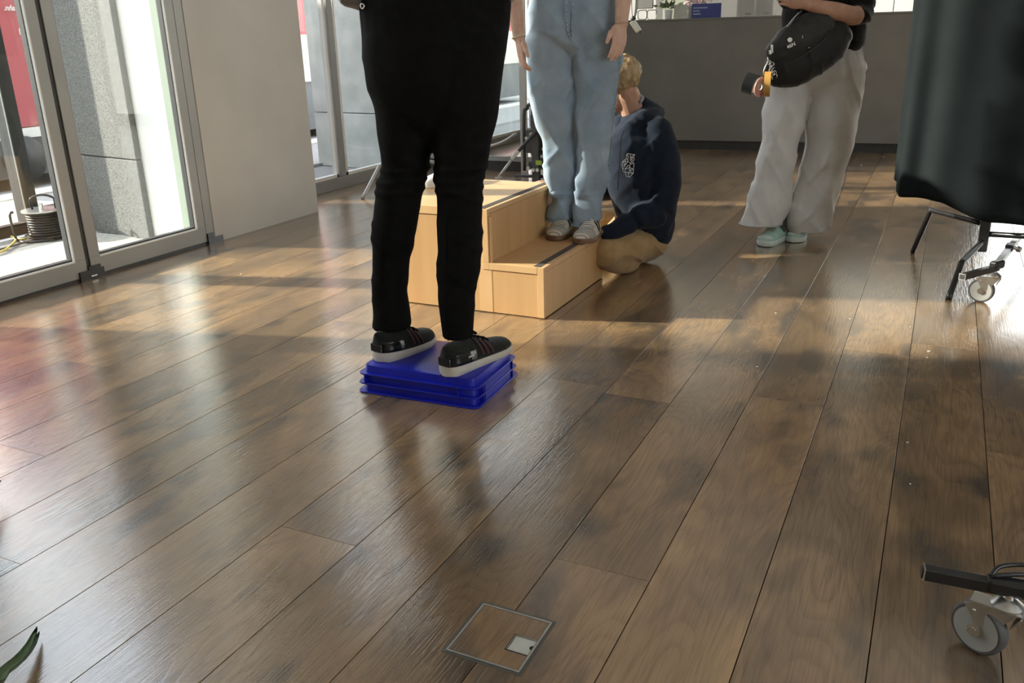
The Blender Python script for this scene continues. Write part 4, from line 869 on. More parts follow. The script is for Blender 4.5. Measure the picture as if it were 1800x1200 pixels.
def hair(root, P, ax, mat, back=.0, length=0.0, seed=1):
    b = NB(); ell(b, P(0, -.022, .045), (.083, .098, .088), ax, 40)
    f = ax[1]; u = ax[2]; c = P(0, 0, 0)
    kill = [v for v in b.verts if ((v.co-c).dot(f) > .052 and (v.co-c).dot(u) < .062) or ((v.co-c).dot(u) < -.075 or ((v.co-c).dot(f) > -.035 and (v.co-c).dot(u) < -.035)) or ((v.co-c).dot(f) > .01 and (v.co-c).dot(u) < .0)]
    bmesh.ops.delete(b, geom=kill, context='VERTS')
    if length:
        limb(b, [(P(0, -.075, .04), .07, .03), (P(0, -.095, -.06), .075, .035), (P(0, -.10, -.14), .07, .03), (P(0, -.095, -length), .045, .02)], 18, 4, ref=ax[0])
    bmesh.ops.subdivide_edges(b, edges=list(b.edges), cuts=1, use_grid_fill=True)
    displace(b, lambda p, n: .006*ridge(p, 60, 18, .3, seed)+.005*nz(p, 45, seed)); obj('hair', b, mat, root, 'all')
def body_mesh(root, coarse, fine, mat):
    b = fuse(coarse, .011, 3)
    for f, v in fine: merge(b, fuse(f, v, 1))
    return obj('body', b, mat, root, 'all')
def foldfn(amp, seed, tilt=.8, fx=3.2, fz=7, fine=.3):
    return lambda p, n: amp*(ridge(p, fx, fz, tilt, seed)-.35)+amp*fine*(ridge(p, fx*2.2, fz*1.9, -tilt, seed+7)-.3)+amp*.5*nz(p, 9, seed)

# ---------------------------------------------------------------- person in black, standing on the crate, seen from behind
CTz = CT
p1 = thing('person', 'person in black trousers seen from behind standing on the blue crate', 'person', (-1.39, 2.28, CTz))
dL, dR = 2.70, 2.58
LL = [(574, 656, 722), (545, 655, 721), (515, 655, 716), (494, 654, 719), (452, 654, 722), (428, 653, 727), (400, 653, 734), (353, 658, 742), (320, 663, 749), (298, 670, 753), (267, 667, 759), (227, 663, 764), (187, 657, 772), (143, 644, 770), (100, 638, 768), (60, 637, 766)]
RR = [(592, 777, 832), (565, 774, 832), (535, 770, 834), (508, 769, 836), (477, 768, 845), (445, 768, 847), (410, 767, 849), (377, 767, 849), (345, 766, 849), (320, 763, 850), (283, 762, 857), (250, 758, 864), (217, 755, 871), (187, 752, 878), (143, 750, 884), (100, 752, 889), (60, 756, 893)]
HH = [(268, 748, 776), (240, 712, 824), (205, 676, 866), (172, 656, 878), (143, 645, 883), (100, 637, 889), (63, 635, 893), (25, 632, 898), (0, 631, 897), (-45, 634, 890), (-85, 642, 880)]
b = NB(); flat_loft(b, rows_to_limb(LL, lambda f: dL-.06*f, 1.0)); flat_loft(b, rows_to_limb(RR, lambda f: dR+.05*f, 1.0)); flat_loft(b, rows_to_limb(HH, 2.65, .68))
b = fuse(b, .0065, 3)
def f1_(p, n):
    kz = p.z-CTz; a = .0045 if kz > .62 else .005
    v = a*(ridge(p, 2.2, 9, .45, 3.3)-.3)
    for zk in (.47, .50, .535): v += .0045*math.exp(-((kz-zk-.05*(p.dot(RH)+1.9))/.008)**2)*(n.dot(FH) < .3)
    return v + .002*nz(p, 14, 2)
displace(b, f1_)
tr1 = obj('trousers', b, BLACKC, p1, 'all')
# pressed creases at the back of each leg
def crease(rows, dep, fr, y0, y1):
    pts = []
    for i, (y, xl, xr) in enumerate(rows):
        if y0 <= y <= y1:
            f = i/(len(rows)-1); d = dep(f); c = at(xl+(xr-xl)*fr, y, d); rx = (at(xr, y, d)-at(xl, y, d)).length/2; q = fr*2-1; pts.append(c-FH*(rx*math.sqrt(1-q*q)-.0005))
    b = NB(); tube(b, pts, .0016, 6, 4); obj('crease', b, BLACKC, tr1, 'all')
crease(LL, lambda f: dL-.06*f, .30, 400, 574); crease(RR, lambda f: dR+.05*f, .22, 377, 592)
pk = at(637, 11, 2.48); b = NB(); torus(b, pk, -FH+RH*-.6, .006, .002, 20, 8); obj('pocket_ring', b, CHROME, p1, 'all')
def upper(root, cx, f, zw, zs, mat, W=.20, D=.12, SW=.21, arms=(), cuff=True, hem=None, name='jacket', vox=.009, seed=1, arm_r=(.062, .05, .042), bottom=.0, amp=.006):
    f = Vector(f).normalized(); s = f.cross(UP).normalized(); c = Vector(cx); b = NB()
    q = lambda z, o=0: Vector((c.x, c.y, z))+f*o
    limb(b, [(q(zw-bottom), W*.98, D*1.0), (q(zw+.10), W*.93, D*.95), (q(zw+(zs-zw)*.55, .0), W*1.0, D*1.05), (q(zs-.09, .0), W*1.04, D*1.0), (q(zs-.0, -.01), SW*.82, D*.75), (q(zs+.055, -.005), .07, .065)], 28, 4, ref=s)
    for chain in arms:
        limb(b, [(Vector(p), r, r) for p, r in chain], 18, 5)
    b = fuse(b, vox, 3); displace(b, foldfn(amp, seed, .5, 5, 9)); return obj(name, b, mat, root, 'all')
zw = .95+CTz; zs = 1.42+CTz; c1_ = at(765, 0, 2.65)
fa = Vector((.03, 1, 0)).normalized(); sa = fa.cross(UP)
shL = Vector((c1_.x, c1_.y, zs-.05))-sa*.20; shR = Vector((c1_.x, c1_.y, zs-.05))+sa*.20
elL = at(612, -5, 2.62); elR = Vector((c1_.x, c1_.y, 1.16+CTz))+sa*.31-fa*.04
wrL = Vector((c1_.x, c1_.y, 1.07+CTz))-sa*.10+fa*.20; wrR = Vector((c1_.x, c1_.y, 1.08+CTz))+sa*.08+fa*.21
upper(p1, (c1_.x, c1_.y, 0), fa, zw+.24, zs, SATIN, .185, .125, .20, arms=([(shL, .062), (shL.lerp(elL, .5), .055), (elL+UP*.03, .046), (elL-sa*-.01+UP*.012, .042), (elL.lerp(wrL, .5), .036), (wrL, .032)], [(shR, .062), (shR.lerp(elR, .5), .055), (elR, .047), (elR.lerp(wrR, .5), .04), (wrR, .034)]), name='blouse', seed=5)
co = NB(); q1 = lambda z: Vector((c1_.x, c1_.y, z))
limb(co, [(q1(1.06), .13, .08), (q1(1.2), .13, .09), (q1(zs-.1), .15, .09), (q1(zs+.02), .08, .06), (q1(zs+.10), .05, .055), (q1(zs+.18), .05, .055)], 20, 4, ref=sa)
for rows, dd in ((LL, dL), (RR, dR)):
    P = rows_to_limb(rows[2:-3:3], dd, 1); limb(co, [(p, min(rx*.5, .06), min(rx*.5, .06)) for p, rx, _ in P], 14, 3)
for a_, e_, w_ in ((shL, elL, wrL), (shR, elR, wrR)): limb(co, [(a_, .038, .038), (e_, .026, .026), (w_, .020, .020)], 12, 4)
hd = NB(); P, ax = head(hd, q1(zs+.205), fa); limb(hd, [(q1(zs+.02)-fa*.01, .055, .055), (q1(zs+.16)-fa*.01, .052, .055)], 14, 3)
h1 = NB(); limb(h1, [(elL.lerp(wrL, .9), .024, .022), (wrL, .022, .018)], 12, 3); hand(h1, wrL, (wrR-wrL), -fa, UP, (.3, .4, .3))
h2 = NB(); limb(h2, [(elR.lerp(wrR, .9), .024, .022), (wrR, .022, .018)], 12, 3); hand(h2, wrR+UP*.03, (wrL-wrR), -fa, UP, (.3, .4, .3))
body_mesh(p1, co, [(hd, .0045), (h1, .0035), (h2, .0035)], SKIN); eyes(p1, P, ax); hair(p1, P, ax, HAIRD, length=.22, seed=2)
for (hl, tl_, sd, lb) in (((667, 634), (757, 597), -1, None), ((786, 660), (892, 613), 1, None)):
    H_ = fl(hl[0], hl[1], CTz); T_ = fl(tl_[0], tl_[1], CTz); H_.z = T_.z = CTz; dd = (T_-H_).normalized(); H_ -= dd*.012; T_ += dd*.004
    u, surf, patch, laces, d_, s_, L_ = shoe(p1, H_, T_, .096, .072, .020, .030, SHBLK, CREAM, side=sd)
    for a0 in (.02,): 
        patch('heel_counter', .012, .36, a0, .42, GLOSSB, .003, lab='glossy black heel band'); patch('heel_counter', .012, .30, math.pi-.42, math.pi-.02, GLOSSB, .003)
    b = NB(); obox(b, H_+d_*.0035+UP*.047, (.008, .05, .028), d_, s_); obj('heel_tab', b, GLOSSB, u, bevel=.004)
    for k in range(3): patch('stripe', .44+k*.075, .475+k*.075, .12, 1.15, MAROON, .0022, skew=-.05)
    for k in range(3): patch('stripe', .44+k*.075, .475+k*.075, math.pi-.12, math.pi-1.15, MAROON, .0022, skew=-.05)
    laces(BLACKC, .38, .62, 5, .0028)
    if sd == 1:
        tpos = surf(.235, .17, .0048); text('adidas', 'lettering', u, tpos, .011, d_, UP, LETW, .0003)
# ---------------------------------------------------------------- person in light blue jeans on the step
p2 = thing('person', 'person in wide light blue jeans standing on the lower step of the wooden box', 'person', (-1.46, 3.58, ZS))
e1_, e2_ = 3.93, 3.86
L2 = [(388, 961, 1006), (378, 961, 1007), (365, 962, 1008), (350, 970, 1012), (317, 961, 1013), (280, 954, 1013), (246, 952, 1012), (222, 940, 1011), (197, 934, 1010), (155, 928, 1009), (132, 926, 1008), (104, 927, 1006), (80, 928, 1006), (50, 929, 1004), (20, 932, 1000)]
R2 = [(396, 1005, 1051), (385, 1007, 1054), (365, 1007, 1057), (345, 1011, 1060), (320, 1013, 1067), (292, 1013, 1072), (260, 1013, 1076), (237, 1012, 1079), (200, 1010, 1082), (160, 1009, 1087), (130, 1007, 1091), (107, 1005, 1093), (85, 1004, 1093), (50, 1005, 1089), (20, 1008, 1086)]
H2 = [(108, 992, 1020), (88, 962, 1052), (66, 936, 1080), (45, 928, 1089), (20, 929, 1087), (0, 931, 1084), (-40, 938, 1076), (-66, 946, 1068)]
b = NB(); flat_loft(b, rows_to_limb(L2, lambda f: e1_-.02*f, .95)); flat_loft(b, rows_to_limb(R2, lambda f: e2_+.05*f, .95)); flat_loft(b, rows_to_limb(H2, 3.90, .57))
b = fuse(b, .0065, 2)
def f2_(p, n):
    h = p.z-ZS; v = .013*(ridge(p, 2.6, 3.2, 1.5, 11.3)-.3)+.007*(ridge(p, 6, 7, -1.1, 4.2)-.3)+.004*nz(p, 12, 3)
    v += .010*math.exp(-((h-.10-.15*(p.dot(RH)+.4))/.02)**2) - .008*math.exp(-((h-.065)/.012)**2) if h < .2 else 0
    return v
displace(b, f2_)
displace(b, pleats([([(1006, 66), (1016, 82), (1021, 110), (1034, 145), (1051, 163)], 26, 7, .016), ([(1051, 166), (1040, 184), (1029, 202), (1025, 222)], 20, 9, .015), ([(1024, 222), (1029, 262), (1034, 300), (1028, 330), (1016, 352)], 18, 7, .015),
    ([(946, 60), (953, 110), (957, 170), (957, 220), (963, 262), (967, 312), (974, 345)], 26, 8, .012), ([(948, 52), (968, 58), (988, 70), (1002, 84)], 14, 14, .006), ([(1036, 84), (1042, 100), (1060, 108)], 10, 6, .005), ([(990, 355), (978, 368), (966, 378)], 12, 8, .006), ([(1062, 240), (1052, 300), (1042, 345)], 10, 6, .004)]))
j2 = obj('jeans', b, DENIM, p2, 'all')
DEN2 = cloth('denim_hem', (.13, .20, .28), (.42, .52, .60), 120, .4)
for rows, dd in ((L2, e1_), (R2, e2_)):
    c, rx, ry = rows_to_limb(rows[:2], dd, .95)[0]; b = NB(); pts = [c+RH*math.cos(a)*(rx+.003)+FH*math.sin(a)*(ry+.003)+UP*.005 for a in [i*math.pi/14 for i in range(29)]]; tube(b, pts, .004, 6); obj('hem', b, DEN2, j2, 'all')
# fly seam and pockets
def front(px, py, d=3.90, e=.108): return at(px, py, d)-FH*e
b = NB(); tube(b, [front(995, -30, e=.118), front(993, 10, e=.126), front(992, 40, e=.126), front(997, 62, e=.118), front(1004, 80, e=.10)], .0035, 6, 5); tube(b, [front(1000, -30, e=.118), front(1003, 5, e=.126), front(1001, 40, e=.126), front(1001, 68, e=.115)], .0025, 6, 5); obj('fly_seam', b, DEN2, j2, 'all')
def outseam(rows, dd, q, mat, root, y0=-100):
    P = rows_to_limb(rows, dd, .95); a = q; b = NB(); tube(b, [c+RH*math.cos(a)*(rx+.002)+FH*math.sin(a)*(ry+.002) for c, rx, ry in P], .0022, 6, 3); obj('side_seam', b, mat, root, 'all')
outseam(R2[:-1], e2_+.02, -.55, DEN2, j2)
f2a = Vector((.12, -1, 0)).normalized(); s2a = f2a.cross(UP); c2_ = at(1008, -20, 3.90); q2 = lambda z: Vector((c2_.x, c2_.y, z))
zs2 = 1.42+ZS
wA = at(912, 66, 3.80); wB = at(1092, 44, 3.78); eA = at(896, -70, 3.84); eB = at(1102, -75, 3.84); sA = q2(zs2-.05)-RH*.19; sB = q2(zs2-.05)+RH*.19
upper(p2, (c2_.x, c2_.y, 0), f2a, 1.16+ZS, zs2, noisy('white_tee', (.7, .7, .67), (.76, .76, .73), 5, .9, .1), .165, .11, .19, arms=([(sA, .06), (sA.lerp(eA, .45), .058)], [(sB, .06), (sB.lerp(eB, .45), .058)]), name='tee_shirt', seed=8)
co = NB(); limb(co, [(q2(.98+ZS), .12, .07), (q2(1.2+ZS), .12, .085), (q2(zs2-.1), .15, .09), (q2(zs2+.02), .08, .06), (q2(zs2+.14), .05, .055)], 20, 4, ref=RH)
for rows, dd in ((L2, e1_), (R2, e2_)):
    P_ = rows_to_limb(rows[2:-3:3], dd, 1); limb(co, [(c, min(rx*.5, .06), min(rx*.5, .06)) for c, rx, _ in P_], 14, 3)
limb(co, [(sA, .045, .045), (eA, .036, .036)], 12, 4); limb(co, [(sB, .045, .045), (eB, .036, .036)], 12, 4)
hd = NB(); P, ax = head(hd, q2(zs2+.205), f2a); limb(hd, [(q2(zs2+.02), .052, .052), (q2(zs2+.16), .05, .053)], 14, 3)
hA = NB(); limb(hA, [(eA, .036, .036), (eA.lerp(wA, .35), .038, .036), (eA.lerp(wA, .8), .028, .026), (wA, .025, .020)], 14, 4, ref=RH)
hand(hA, wA, (at(921, 132, 3.78)-wA), FH*.25+RH*.9, -FH*.55+RH*.55, (.05, .35, .55), .02, .92, .3)
hB = NB(); limb(hB, [(eB, .037, .036), (eB.lerp(wB, .35), .040, .037), (eB.lerp(wB, .8), .030, .026), (wB, .027, .020)], 14, 4, ref=RH)
hand(hB, wB, (at(1083, 112, 3.72)-wB), FH*1.0-RH*.55, -RH*.9-FH*.2, (.12, .25, .25), .0, .95, .3)
body_mesh(p2, co, [(hd, .0045), (hA, .0028), (hB, .0028)], SKIN); eyes(p2, P, ax); hair(p2, P, ax, HAIRD, length=.2, seed=4)
b = NB(); dA = (wA-eA).normalized(); torus(b, wA-dA*.002, dA+RH*.1, .0275, .0028, 26, 8); props(obj('bracelet', b, noisy('beige_cord', (.55, .47, .36), (.65, .57, .45), 90, .6, .3), p2, 'all'), 'beige cord bracelet')
b = NB(); dB = (wB-eB).normalized(); torus(b, wB-dB*.003, dB+RH*.15, .0285, .0012, 26, 6); props(obj('bracelet', b, M_('fine_gold', (.5, .3, .18), .3, 1), p2, 'all'), 'fine chain bracelet')
for (hl, tl_, sd) in (((991, 394), (972, 424), -1), ((1042, 394), (1019, 430), 1)):
    H_ = fl(hl[0], hl[1], ZS); T_ = fl(tl_[0], tl_[1], ZS); H_.z = T_.z = ZS; dd = (T_-H_).normalized(); H_ = T_-dd*.265
    dd = Vector((.02 if sd < 0 else .13, -1, 0)).normalized(); H_ = T_-dd*.262
    u, surf, patch, laces, d_, s_, L_ = shoe(p2, H_, T_, .100, .066, .020, .024, LEATH, GUM, side=sd)
    patch('toe_cap', .72, .97, .12, math.pi-.12, SUEDE, .0016, 14, lab='grey suede toe cap'); patch('toe_cap', .60, .73, .9, math.pi-.9, SUEDE, .0014, 8)
    for q in (0, 1):
        aa = (.18, 1.05) if q == 0 else (math.pi-.18, math.pi-1.05)
        patch('stripe', .44, .475, aa[0], aa[1], GLOSSB, .0024, skew=-.09, lab='black side stripe'); patch('stripe', .54, .575, aa[0], aa[1], GLOSSB, .0024, skew=-.09, lab='black side stripe')
    laces(WLACE, .36, .64, 6, .0025)
    b = NB(); limb(b, [(H_+d_*L_*.22+UP*.04, .036, .040), (H_+d_*L_*.2+UP*.13, .034, .036)], 14, 3, ref=s_); obj('sock', b, WLACE, u, 'all')
# lanyard hanging beside the hip
ly = at(1117, 46, 3.98); la = thing('lanyard', 'lanyard with a small pale metal case hanging right of the blue jeans', 'lanyard', ly)
dl = (at(1122, 56, 3.98)-at(1110, 38, 3.98)).normalized()
b = NB(); obox(b, ly, (.052, .026, .014), dl, FH.cross(dl)); obj('case', b, noisy('pale_brass', (.62, .56, .42), (.72, .67, .54), 20, .3, .02, metal=.7), la, bevel=.003)
b = NB(); obox(b, ly+RH*.008+UP*.004-FH*.001, (.050, .008, .0155), dl, FH.cross(dl)); obj('case_lid', b, STEEL, la, bevel=.001)
b = NB(); t0 = at(1113, 33, 3.98); tube(b, [t0, at(1110, 15, 3.98), at(1109, -80, 3.99)], .003, 6, 4); tube(b, [t0, at(1118, 15, 3.98), at(1121, -80, 3.99)], .0045, 6, 4); tube(b, [t0+RH*.004, at(1121, 10, 3.98), at(1123, -80, 3.99)], .002, 6, 4); obj('strap', b, M_('pale_strap', (.45, .45, .43), .6), la, 'all')
b = NB(); ell(b, t0, (.012, .008, .012)); tube(b, [at(1124, 52, 3.98), at(1126, 58, 3.98), at(1123, 62, 3.98)], .0015, 6, 3); obj('knot', b, GASKET, la, 'all')
# ---------------------------------------------------------------- seated person in the navy hoodie
p3 = thing('person', 'person in navy hoodie and tan trousers sitting on the floor behind the step box', 'person', (-1.2, 4.0, 0))
D3 = 4.12
hip = at(1118, 440, 4.18); hip.z = .105; bk = at(1166, 300, 4.16); chest = at(1120, 300, 4.08)
sh_r = at(1160, 232, 4.02); sh_l = at(1100, 226, 4.32); neck = at(1124, 208, 4.14); hc = at(1089, 152, 4.13)
b = NB()
limb(b, [(at(1140, 398, 4.16), .120, .115), (at(1138, 372, 4.13), .145, .135), (at(1130, 320, 4.10), .170, .145), (at(1127, 272, 4.08), .172, .145), (at(1126, 238, 4.10), .15, .12), (at(1122, 212, 4.14), .085, .085)], 26, 4, ref=RH*.8+FH*.25)
el_r = at(1162, 366, 3.98); wr_r = at(1066, 408, 3.90)
limb(b, [(sh_r+UP*.0-RH*.02, .075, .075), (at(1167, 290, 3.99), .078, .075), (el_r, .068, .066), (at(1115, 385, 3.93), .060, .056), (wr_r+RH*.03, .044, .042), (wr_r, .040, .038)], 20, 5)
el_l = at(1075, 330, 4.30); wr_l = at(975, 325, 4.12)
limb(b, [(sh_l, .075, .075), (at(1080, 290, 4.34), .068, .066), (el_l, .058, .056), (at(1020, 338, 4.2), .050, .048), (wr_l+RH*.03, .038, .036)], 18, 5)
# hood lying on the shoulders
limb(b, [(at(1097, 236, 4.02), .03, .035), (at(1123, 212, 4.02), .045, .045), (at(1146, 208, 4.12), .055, .05), (at(1138, 192, 4.2), .05, .05), (at(1118, 198, 4.28), .04, .04)], 16, 5)
limb(b, [(at(1122, 176, 4.10), .020, .020), (at(1133, 186, 4.14), .040, .035), (at(1150, 204, 4.18), .055, .04)], 14, 4)
limb(b, [(at(1140, 404, 4.17), .125, .118), (at(1141, 392, 4.17), .132, .122)], 24, 3, ref=RH)
b = fuse(b, .007, 12)
displace(b, pleats([([(1150, 262), (1134, 290), (1124, 320), (1128, 345)], 8, 12, .010), ([(1172, 285), (1152, 305), (1138, 325)], 7, 7, .007), ([(1160, 345), (1138, 362), (1120, 375)], 12, 10, .008), ([(1108, 240), (1112, 262), (1116, 300)], 6, 6, .005)]))
displace(b, lambda p, n: .006*(ridge(p, 2.2, 4, 1.6, 21.5)-.3)+.004*(ridge(p, 5, 8, -.8, 5.1)-.3)+.002*nz(p, 15, 1)); hood = obj('hoodie', b, NAVY, p3, 'all')
b = NB(); tube(b, [at(1118, 178, 4.06), at(1123, 168, 4.08), at(1130, 172, 4.08), at(1126, 180, 4.06)], .006, 8, 4); obj('hood_edge', b, noisy('pale_lining', (.30, .31, .36), (.38, .4, .45), 40, .8, .1), hood, 'all')
b = NB(); tube(b, [at(1098, 226, 3.965), at(1092, 245, 3.93), at(1090, 280, 3.915), at(1087, 318, 3.92), at(1086, 333, 3.93)], .0028, 6, 5); obj('drawstring', b, M_('navy_cord', (.07, .08, .11), .7), hood, 'all')
# white network logo on the chest
lg = lambda px, py: at(px, py, 3.918+.00055*(px-1090))
def L_(x, y): return lg(1080+x/20, 260+y/20)
b = NB()
pl_ = [(470, 190), (425, 240), (425, 370), (280, 490), (270, 620), (290, 740), (320, 840), (370, 850), (430, 1010), (540, 1015), (660, 890), (670, 740), (690, 540), (600, 470), (660, 460), (700, 400), (680, 320), (715, 230), (600, 220), (470, 190)]
net = [pl_, [(425, 370), (480, 470), (290, 490)], [(480, 470), (380, 610), (270, 620)], [(290, 490), (380, 610), (290, 740), (390, 730), (480, 600), (560, 700), (670, 740)], [(480, 470), (570, 560), (690, 540)], [(570, 560), (520, 700), (390, 730), (370, 850), (500, 870), (540, 780), (520, 700)], [(500, 870), (490, 1010)], [(500, 870), (660, 890)], [(540, 780), (670, 740)], [(540, 780), (600, 860)], [(425, 240), (490, 310), (470, 400), (425, 370)], [(560, 220), (560, 440), (600, 470), (570, 560)], [(560, 330), (640, 280), (715, 230)], [(560, 440), (640, 350), (680, 320)], [(640, 280), (600, 350), (640, 440)], [(380, 380), (390, 480), (380, 610)], [(450, 250), (500, 230)], [(470, 400), (480, 470)]]
for pl2 in net: tube(b, [L_(*q) for q in pl2], .0013, 5)
obj('chest_logo', b, LETW, hood, 'all')
# legs, crossed in front
b = NB()
limb(b, [(hip+UP*.0-RH*.03, .13, .11), (at(1125, 428, 4.08), .088, .088), (at(1085, 438, 3.95), .082, .080), (at(1064, 445, 3.88), .072, .075)], 22, 5, ref=UP)
limb(b, [(at(1064, 448, 3.89), .070, .066), (at(1085, 462, 3.93), .052, .048), (at(1110, 458, 4.05), .05, .045), (Vector((-1.35, 4.25, .06)), .045, .045)], 18, 5, ref=UP)
limb(b, [(hip-RH*.06+FH*.04, .12, .10), (Vector((-1.42, 4.30, .14)), .085, .085), (Vector((-1.66, 4.14, .12)), .072, .07), (Vector((-1.62, 4.0, .07)), .055, .05), (Vector((-1.42, 4.0, .06)), .045, .045)], 18, 5, ref=UP)
ell(b, hip+RH*.01, (.150, .14, .102))
b = fuse(b, .007, 3)
for v in b.verts:
    if v.co.z < .004: v.co.z = .004
displace(b, lambda p, n: (.007*(ridge(p, 4, 9, .6, 31.5)-.3)+.004*(ridge(p, 10, 14, -.8, 2.1)-.3)) if p.z > .02 else 0); obj('trousers', b, KHAKI, p3, 'all')
for H_, T_, sd in ((Vector((-1.28, 4.22, .01)), Vector((-1.20, 4.0, .01)), 1), (Vector((-1.46, 4.05, .01)), Vector((-1.50, 3.80, .01)), -1)):
    u, surf, patch, laces, d_, s_, L__ = shoe(p3, H_+FH*.12-RH*.12, T_+FH*.12-RH*.12, .096, .07, .02, .024, SHBLK, GASKET, side=sd); laces(BLACKC, .38, .62, 5, .0025)
co = NB(); limb(co, [(hip+UP*.02, .12, .09), (at(1133, 320, 4.15), .13, .09), (at(1128, 240, 4.14), .11, .08), (neck, .055, .055)], 18, 4, ref=RH)
limb(co, [(hip, .08, .08), (at(1070, 440, 3.92), .05, .05)], 12, 4); limb(co, [(sh_r, .045, .045), (el_r, .035, .035), (wr_r, .024, .024)], 12, 4); limb(co, [(sh_l, .045, .045), (el_l, .035, .035), (wr_l, .024, .024)], 12, 4)
f3 = (-RH*1.0 - FH*-.25 - UP*.42).normalized()
f3 = (-RH*.72+FH*.62-UP*.30).normalized(); hc = at(1089, 150, 4.12)
hd = NB(); P, ax = head(hd, hc, f3, UP*.9-RH*.25); limb(hd, [(neck-UP*.03, .062, .062), (neck+UP*.01-RH*.02, .058, .06), (P(0, -.025, -.05), .054, .058)], 16, 4)
hR = NB(); limb(hR, [(wr_r+RH*.03, .027, .024), (wr_r-RH*.005, .026, .020)], 12, 3); hand(hR, wr_r-RH*.01+UP*.005, -RH*1+FH*.2-UP*.05, -UP, -FH*-1.0, (.3, .45, .4), .02, .95)
hL = NB(); tgt = at(954, 318, 4.12); limb(hL, [(wr_l+RH*.04, .027, .024), (wr_l, .026, .020)], 12, 3)
hand(hL, wr_l+UP*.004, -RH*1-FH*.12+UP*.12, -UP*.8+RH*-.0, -FH*1.0, (.25, .5, .5), .02, .95)
body_mesh(p3, co, [(hd, .0045), (hR, .0035), (hL, .0035)], SKIN2); eyes(p3, P, ax); hair(p3, P, ax, HAIRB, seed=6)
# ---------------------------------------------------------------- person in pale grey jeans with crossed arms
p4 = thing('person', 'person in wide pale grey jeans and black top with crossed arms near the counter', 'person', (-.68, 4.75, 0))
g1, g2 = 4.55, 4.56
L4 = [(394, 1301, 1373), (385, 1303, 1376), (375, 1307, 1379), (356, 1314, 1384), (327, 1321, 1387), (313, 1326, 1390), (281, 1331, 1398), (260, 1336, 1402), (244, 1340, 1406), (223, 1341, 1412), (195, 1344, 1417), (172, 1348, 1421), (150, 1350, 1424), (130, 1354, 1426), (100, 1364, 1428), (75, 1372, 1430)]
R4 = [(405, 1388, 1450), (391, 1383, 1457), (377, 1384, 1462), (355, 1390, 1469), (327, 1397, 1479), (303, 1404, 1484), (287, 1407, 1488), (260, 1413, 1494), (239, 1415, 1498), (210, 1417, 1503), (183, 1420, 1509), (153, 1423, 1515), (135, 1424, 1519), (105, 1426, 1517), (75, 1428, 1511)]
H4 = [(170, 1408, 1438), (150, 1378, 1488), (128, 1358, 1519), (105, 1362, 1518), (80, 1370, 1512), (50, 1378, 1504), (30, 1382, 1500)]
b = NB(); flat_loft(b, rows_to_limb(L4, lambda f: g1, .85)); flat_loft(b, rows_to_limb(R4, lambda f: g2, .85)); flat_loft(b, rows_to_limb(H4, 4.56, .62))
b = fuse(b, .007, 2)
def f4_(p, n):
    return .012*(ridge(p, 3.2, 2.6, 2.4, 41.7)-.3)+.007*(ridge(p, 6, 6, 1.6, 14.2)-.3)+.003*nz(p, 12, 5)
displace(b, f4_)
displace(b, pleats([([(1416, 215), (1421, 250), (1412, 290), (1400, 330), (1390, 372)], 14, 9, .012), ([(1462, 262), (1450, 290), (1436, 305), (1416, 325), (1408, 350), (1400, 378)], 22, 6, .014), ([(1440, 352), (1424, 378), (1402, 396)], 20, 6, .012), ([(1380, 190), (1372, 215), (1362, 245), (1345, 285), (1328, 335), (1308, 380)], 18, 8, .012), ([(1366, 248), (1352, 280), (1338, 310)], 10, 5, .007), ([(1356, 330), (1362, 362), (1368, 388)], 8, 6, .006), ([(1500, 190), (1490, 240), (1474, 300), (1452, 350), (1440, 385)], 14, 10, .007)]))
j4 = obj('jeans', b, GDENIM, p4, 'all')
GD2 = cloth('grey_denim_hem', (.30, .30, .31), (.62, .64, .68), 150, .4)
for rows, dd in ((L4, g1), (R4, g2)):
    c, rx, ry = rows_to_limb(rows[:2], dd, .85)[0]; b = NB(); tube(b, [c+RH*math.cos(a)*(rx+.002)+FH*math.sin(a)*(ry+.002)+UP*.005 for a in [i*math.pi/14 for i in range(29)]], .004, 6); obj('hem', b, GD2, j4, 'all')
outseam(R4, g2, -.45, GD2, j4)
c4 = at(1438, 60, 4.56); q4 = lambda z: Vector((c4.x, c4.y, z)); f4 = (-FH*1+RH*-.15).normalized(); zs4 = 1.42
s4a = q4(zs4-.05)-RH*.19; s4b = q4(zs4-.05)+RH*.19
e4a = at(1388, 4, 4.40); e4b = at(1518, 20, 4.42); fsk0 = at(1500, 28, 4.36); fsk1 = at(1418, 7, 4.31)
b = NB()
limb(b, [(at(1446, 62, 4.56)-UP*.0, .20, .125), (q4(1.14), .185, .12), (q4(1.3), .18, .12), (q4(zs4-.06), .185, .11), (q4(zs4), .14, .085), (q4(zs4+.06), .07, .06)], 26, 4, ref=RH)
limb(b, [(at(1475, 72, 4.52), .135, .09), (at(1470, 40, 4.54), .14, .10)], 22, 4, ref=RH)
limb(b, [(s4b, .062, .062), (s4b.lerp(e4b, .6), .058, .058), (e4b, .052, .054), (at(1512, 27, 4.38), .046, .048)], 18, 5)
limb(b, [(s4a, .062, .062), (s4a.lerp(e4a, .6), .058, .058), (e4a+UP*.01, .050, .050), (at(1405, -4, 4.36), .042, .042), (at(1440, -25, 4.36), .036, .036)], 18, 5)
b = fuse(b, .008, 3); displace(b, foldfn(.006, 17, .6, 5, 8)); obj('top', b, BLACKJ, p4, 'all')
co = NB(); limb(co, [(q4(.98), .12, .07), (q4(1.15), .12, .085), (q4(zs4-.1), .15, .09), (q4(zs4+.02), .08, .06), (q4(zs4+.14), .05, .055)], 20, 4, ref=RH)
for rows, dd in ((L4, g1), (R4, g2)):
    P_ = rows_to_limb(rows[2:-3:3], dd, 1); limb(co, [(c, min(rx*.5, .06), min(rx*.5, .06)) for c, rx, _ in P_], 14, 3)
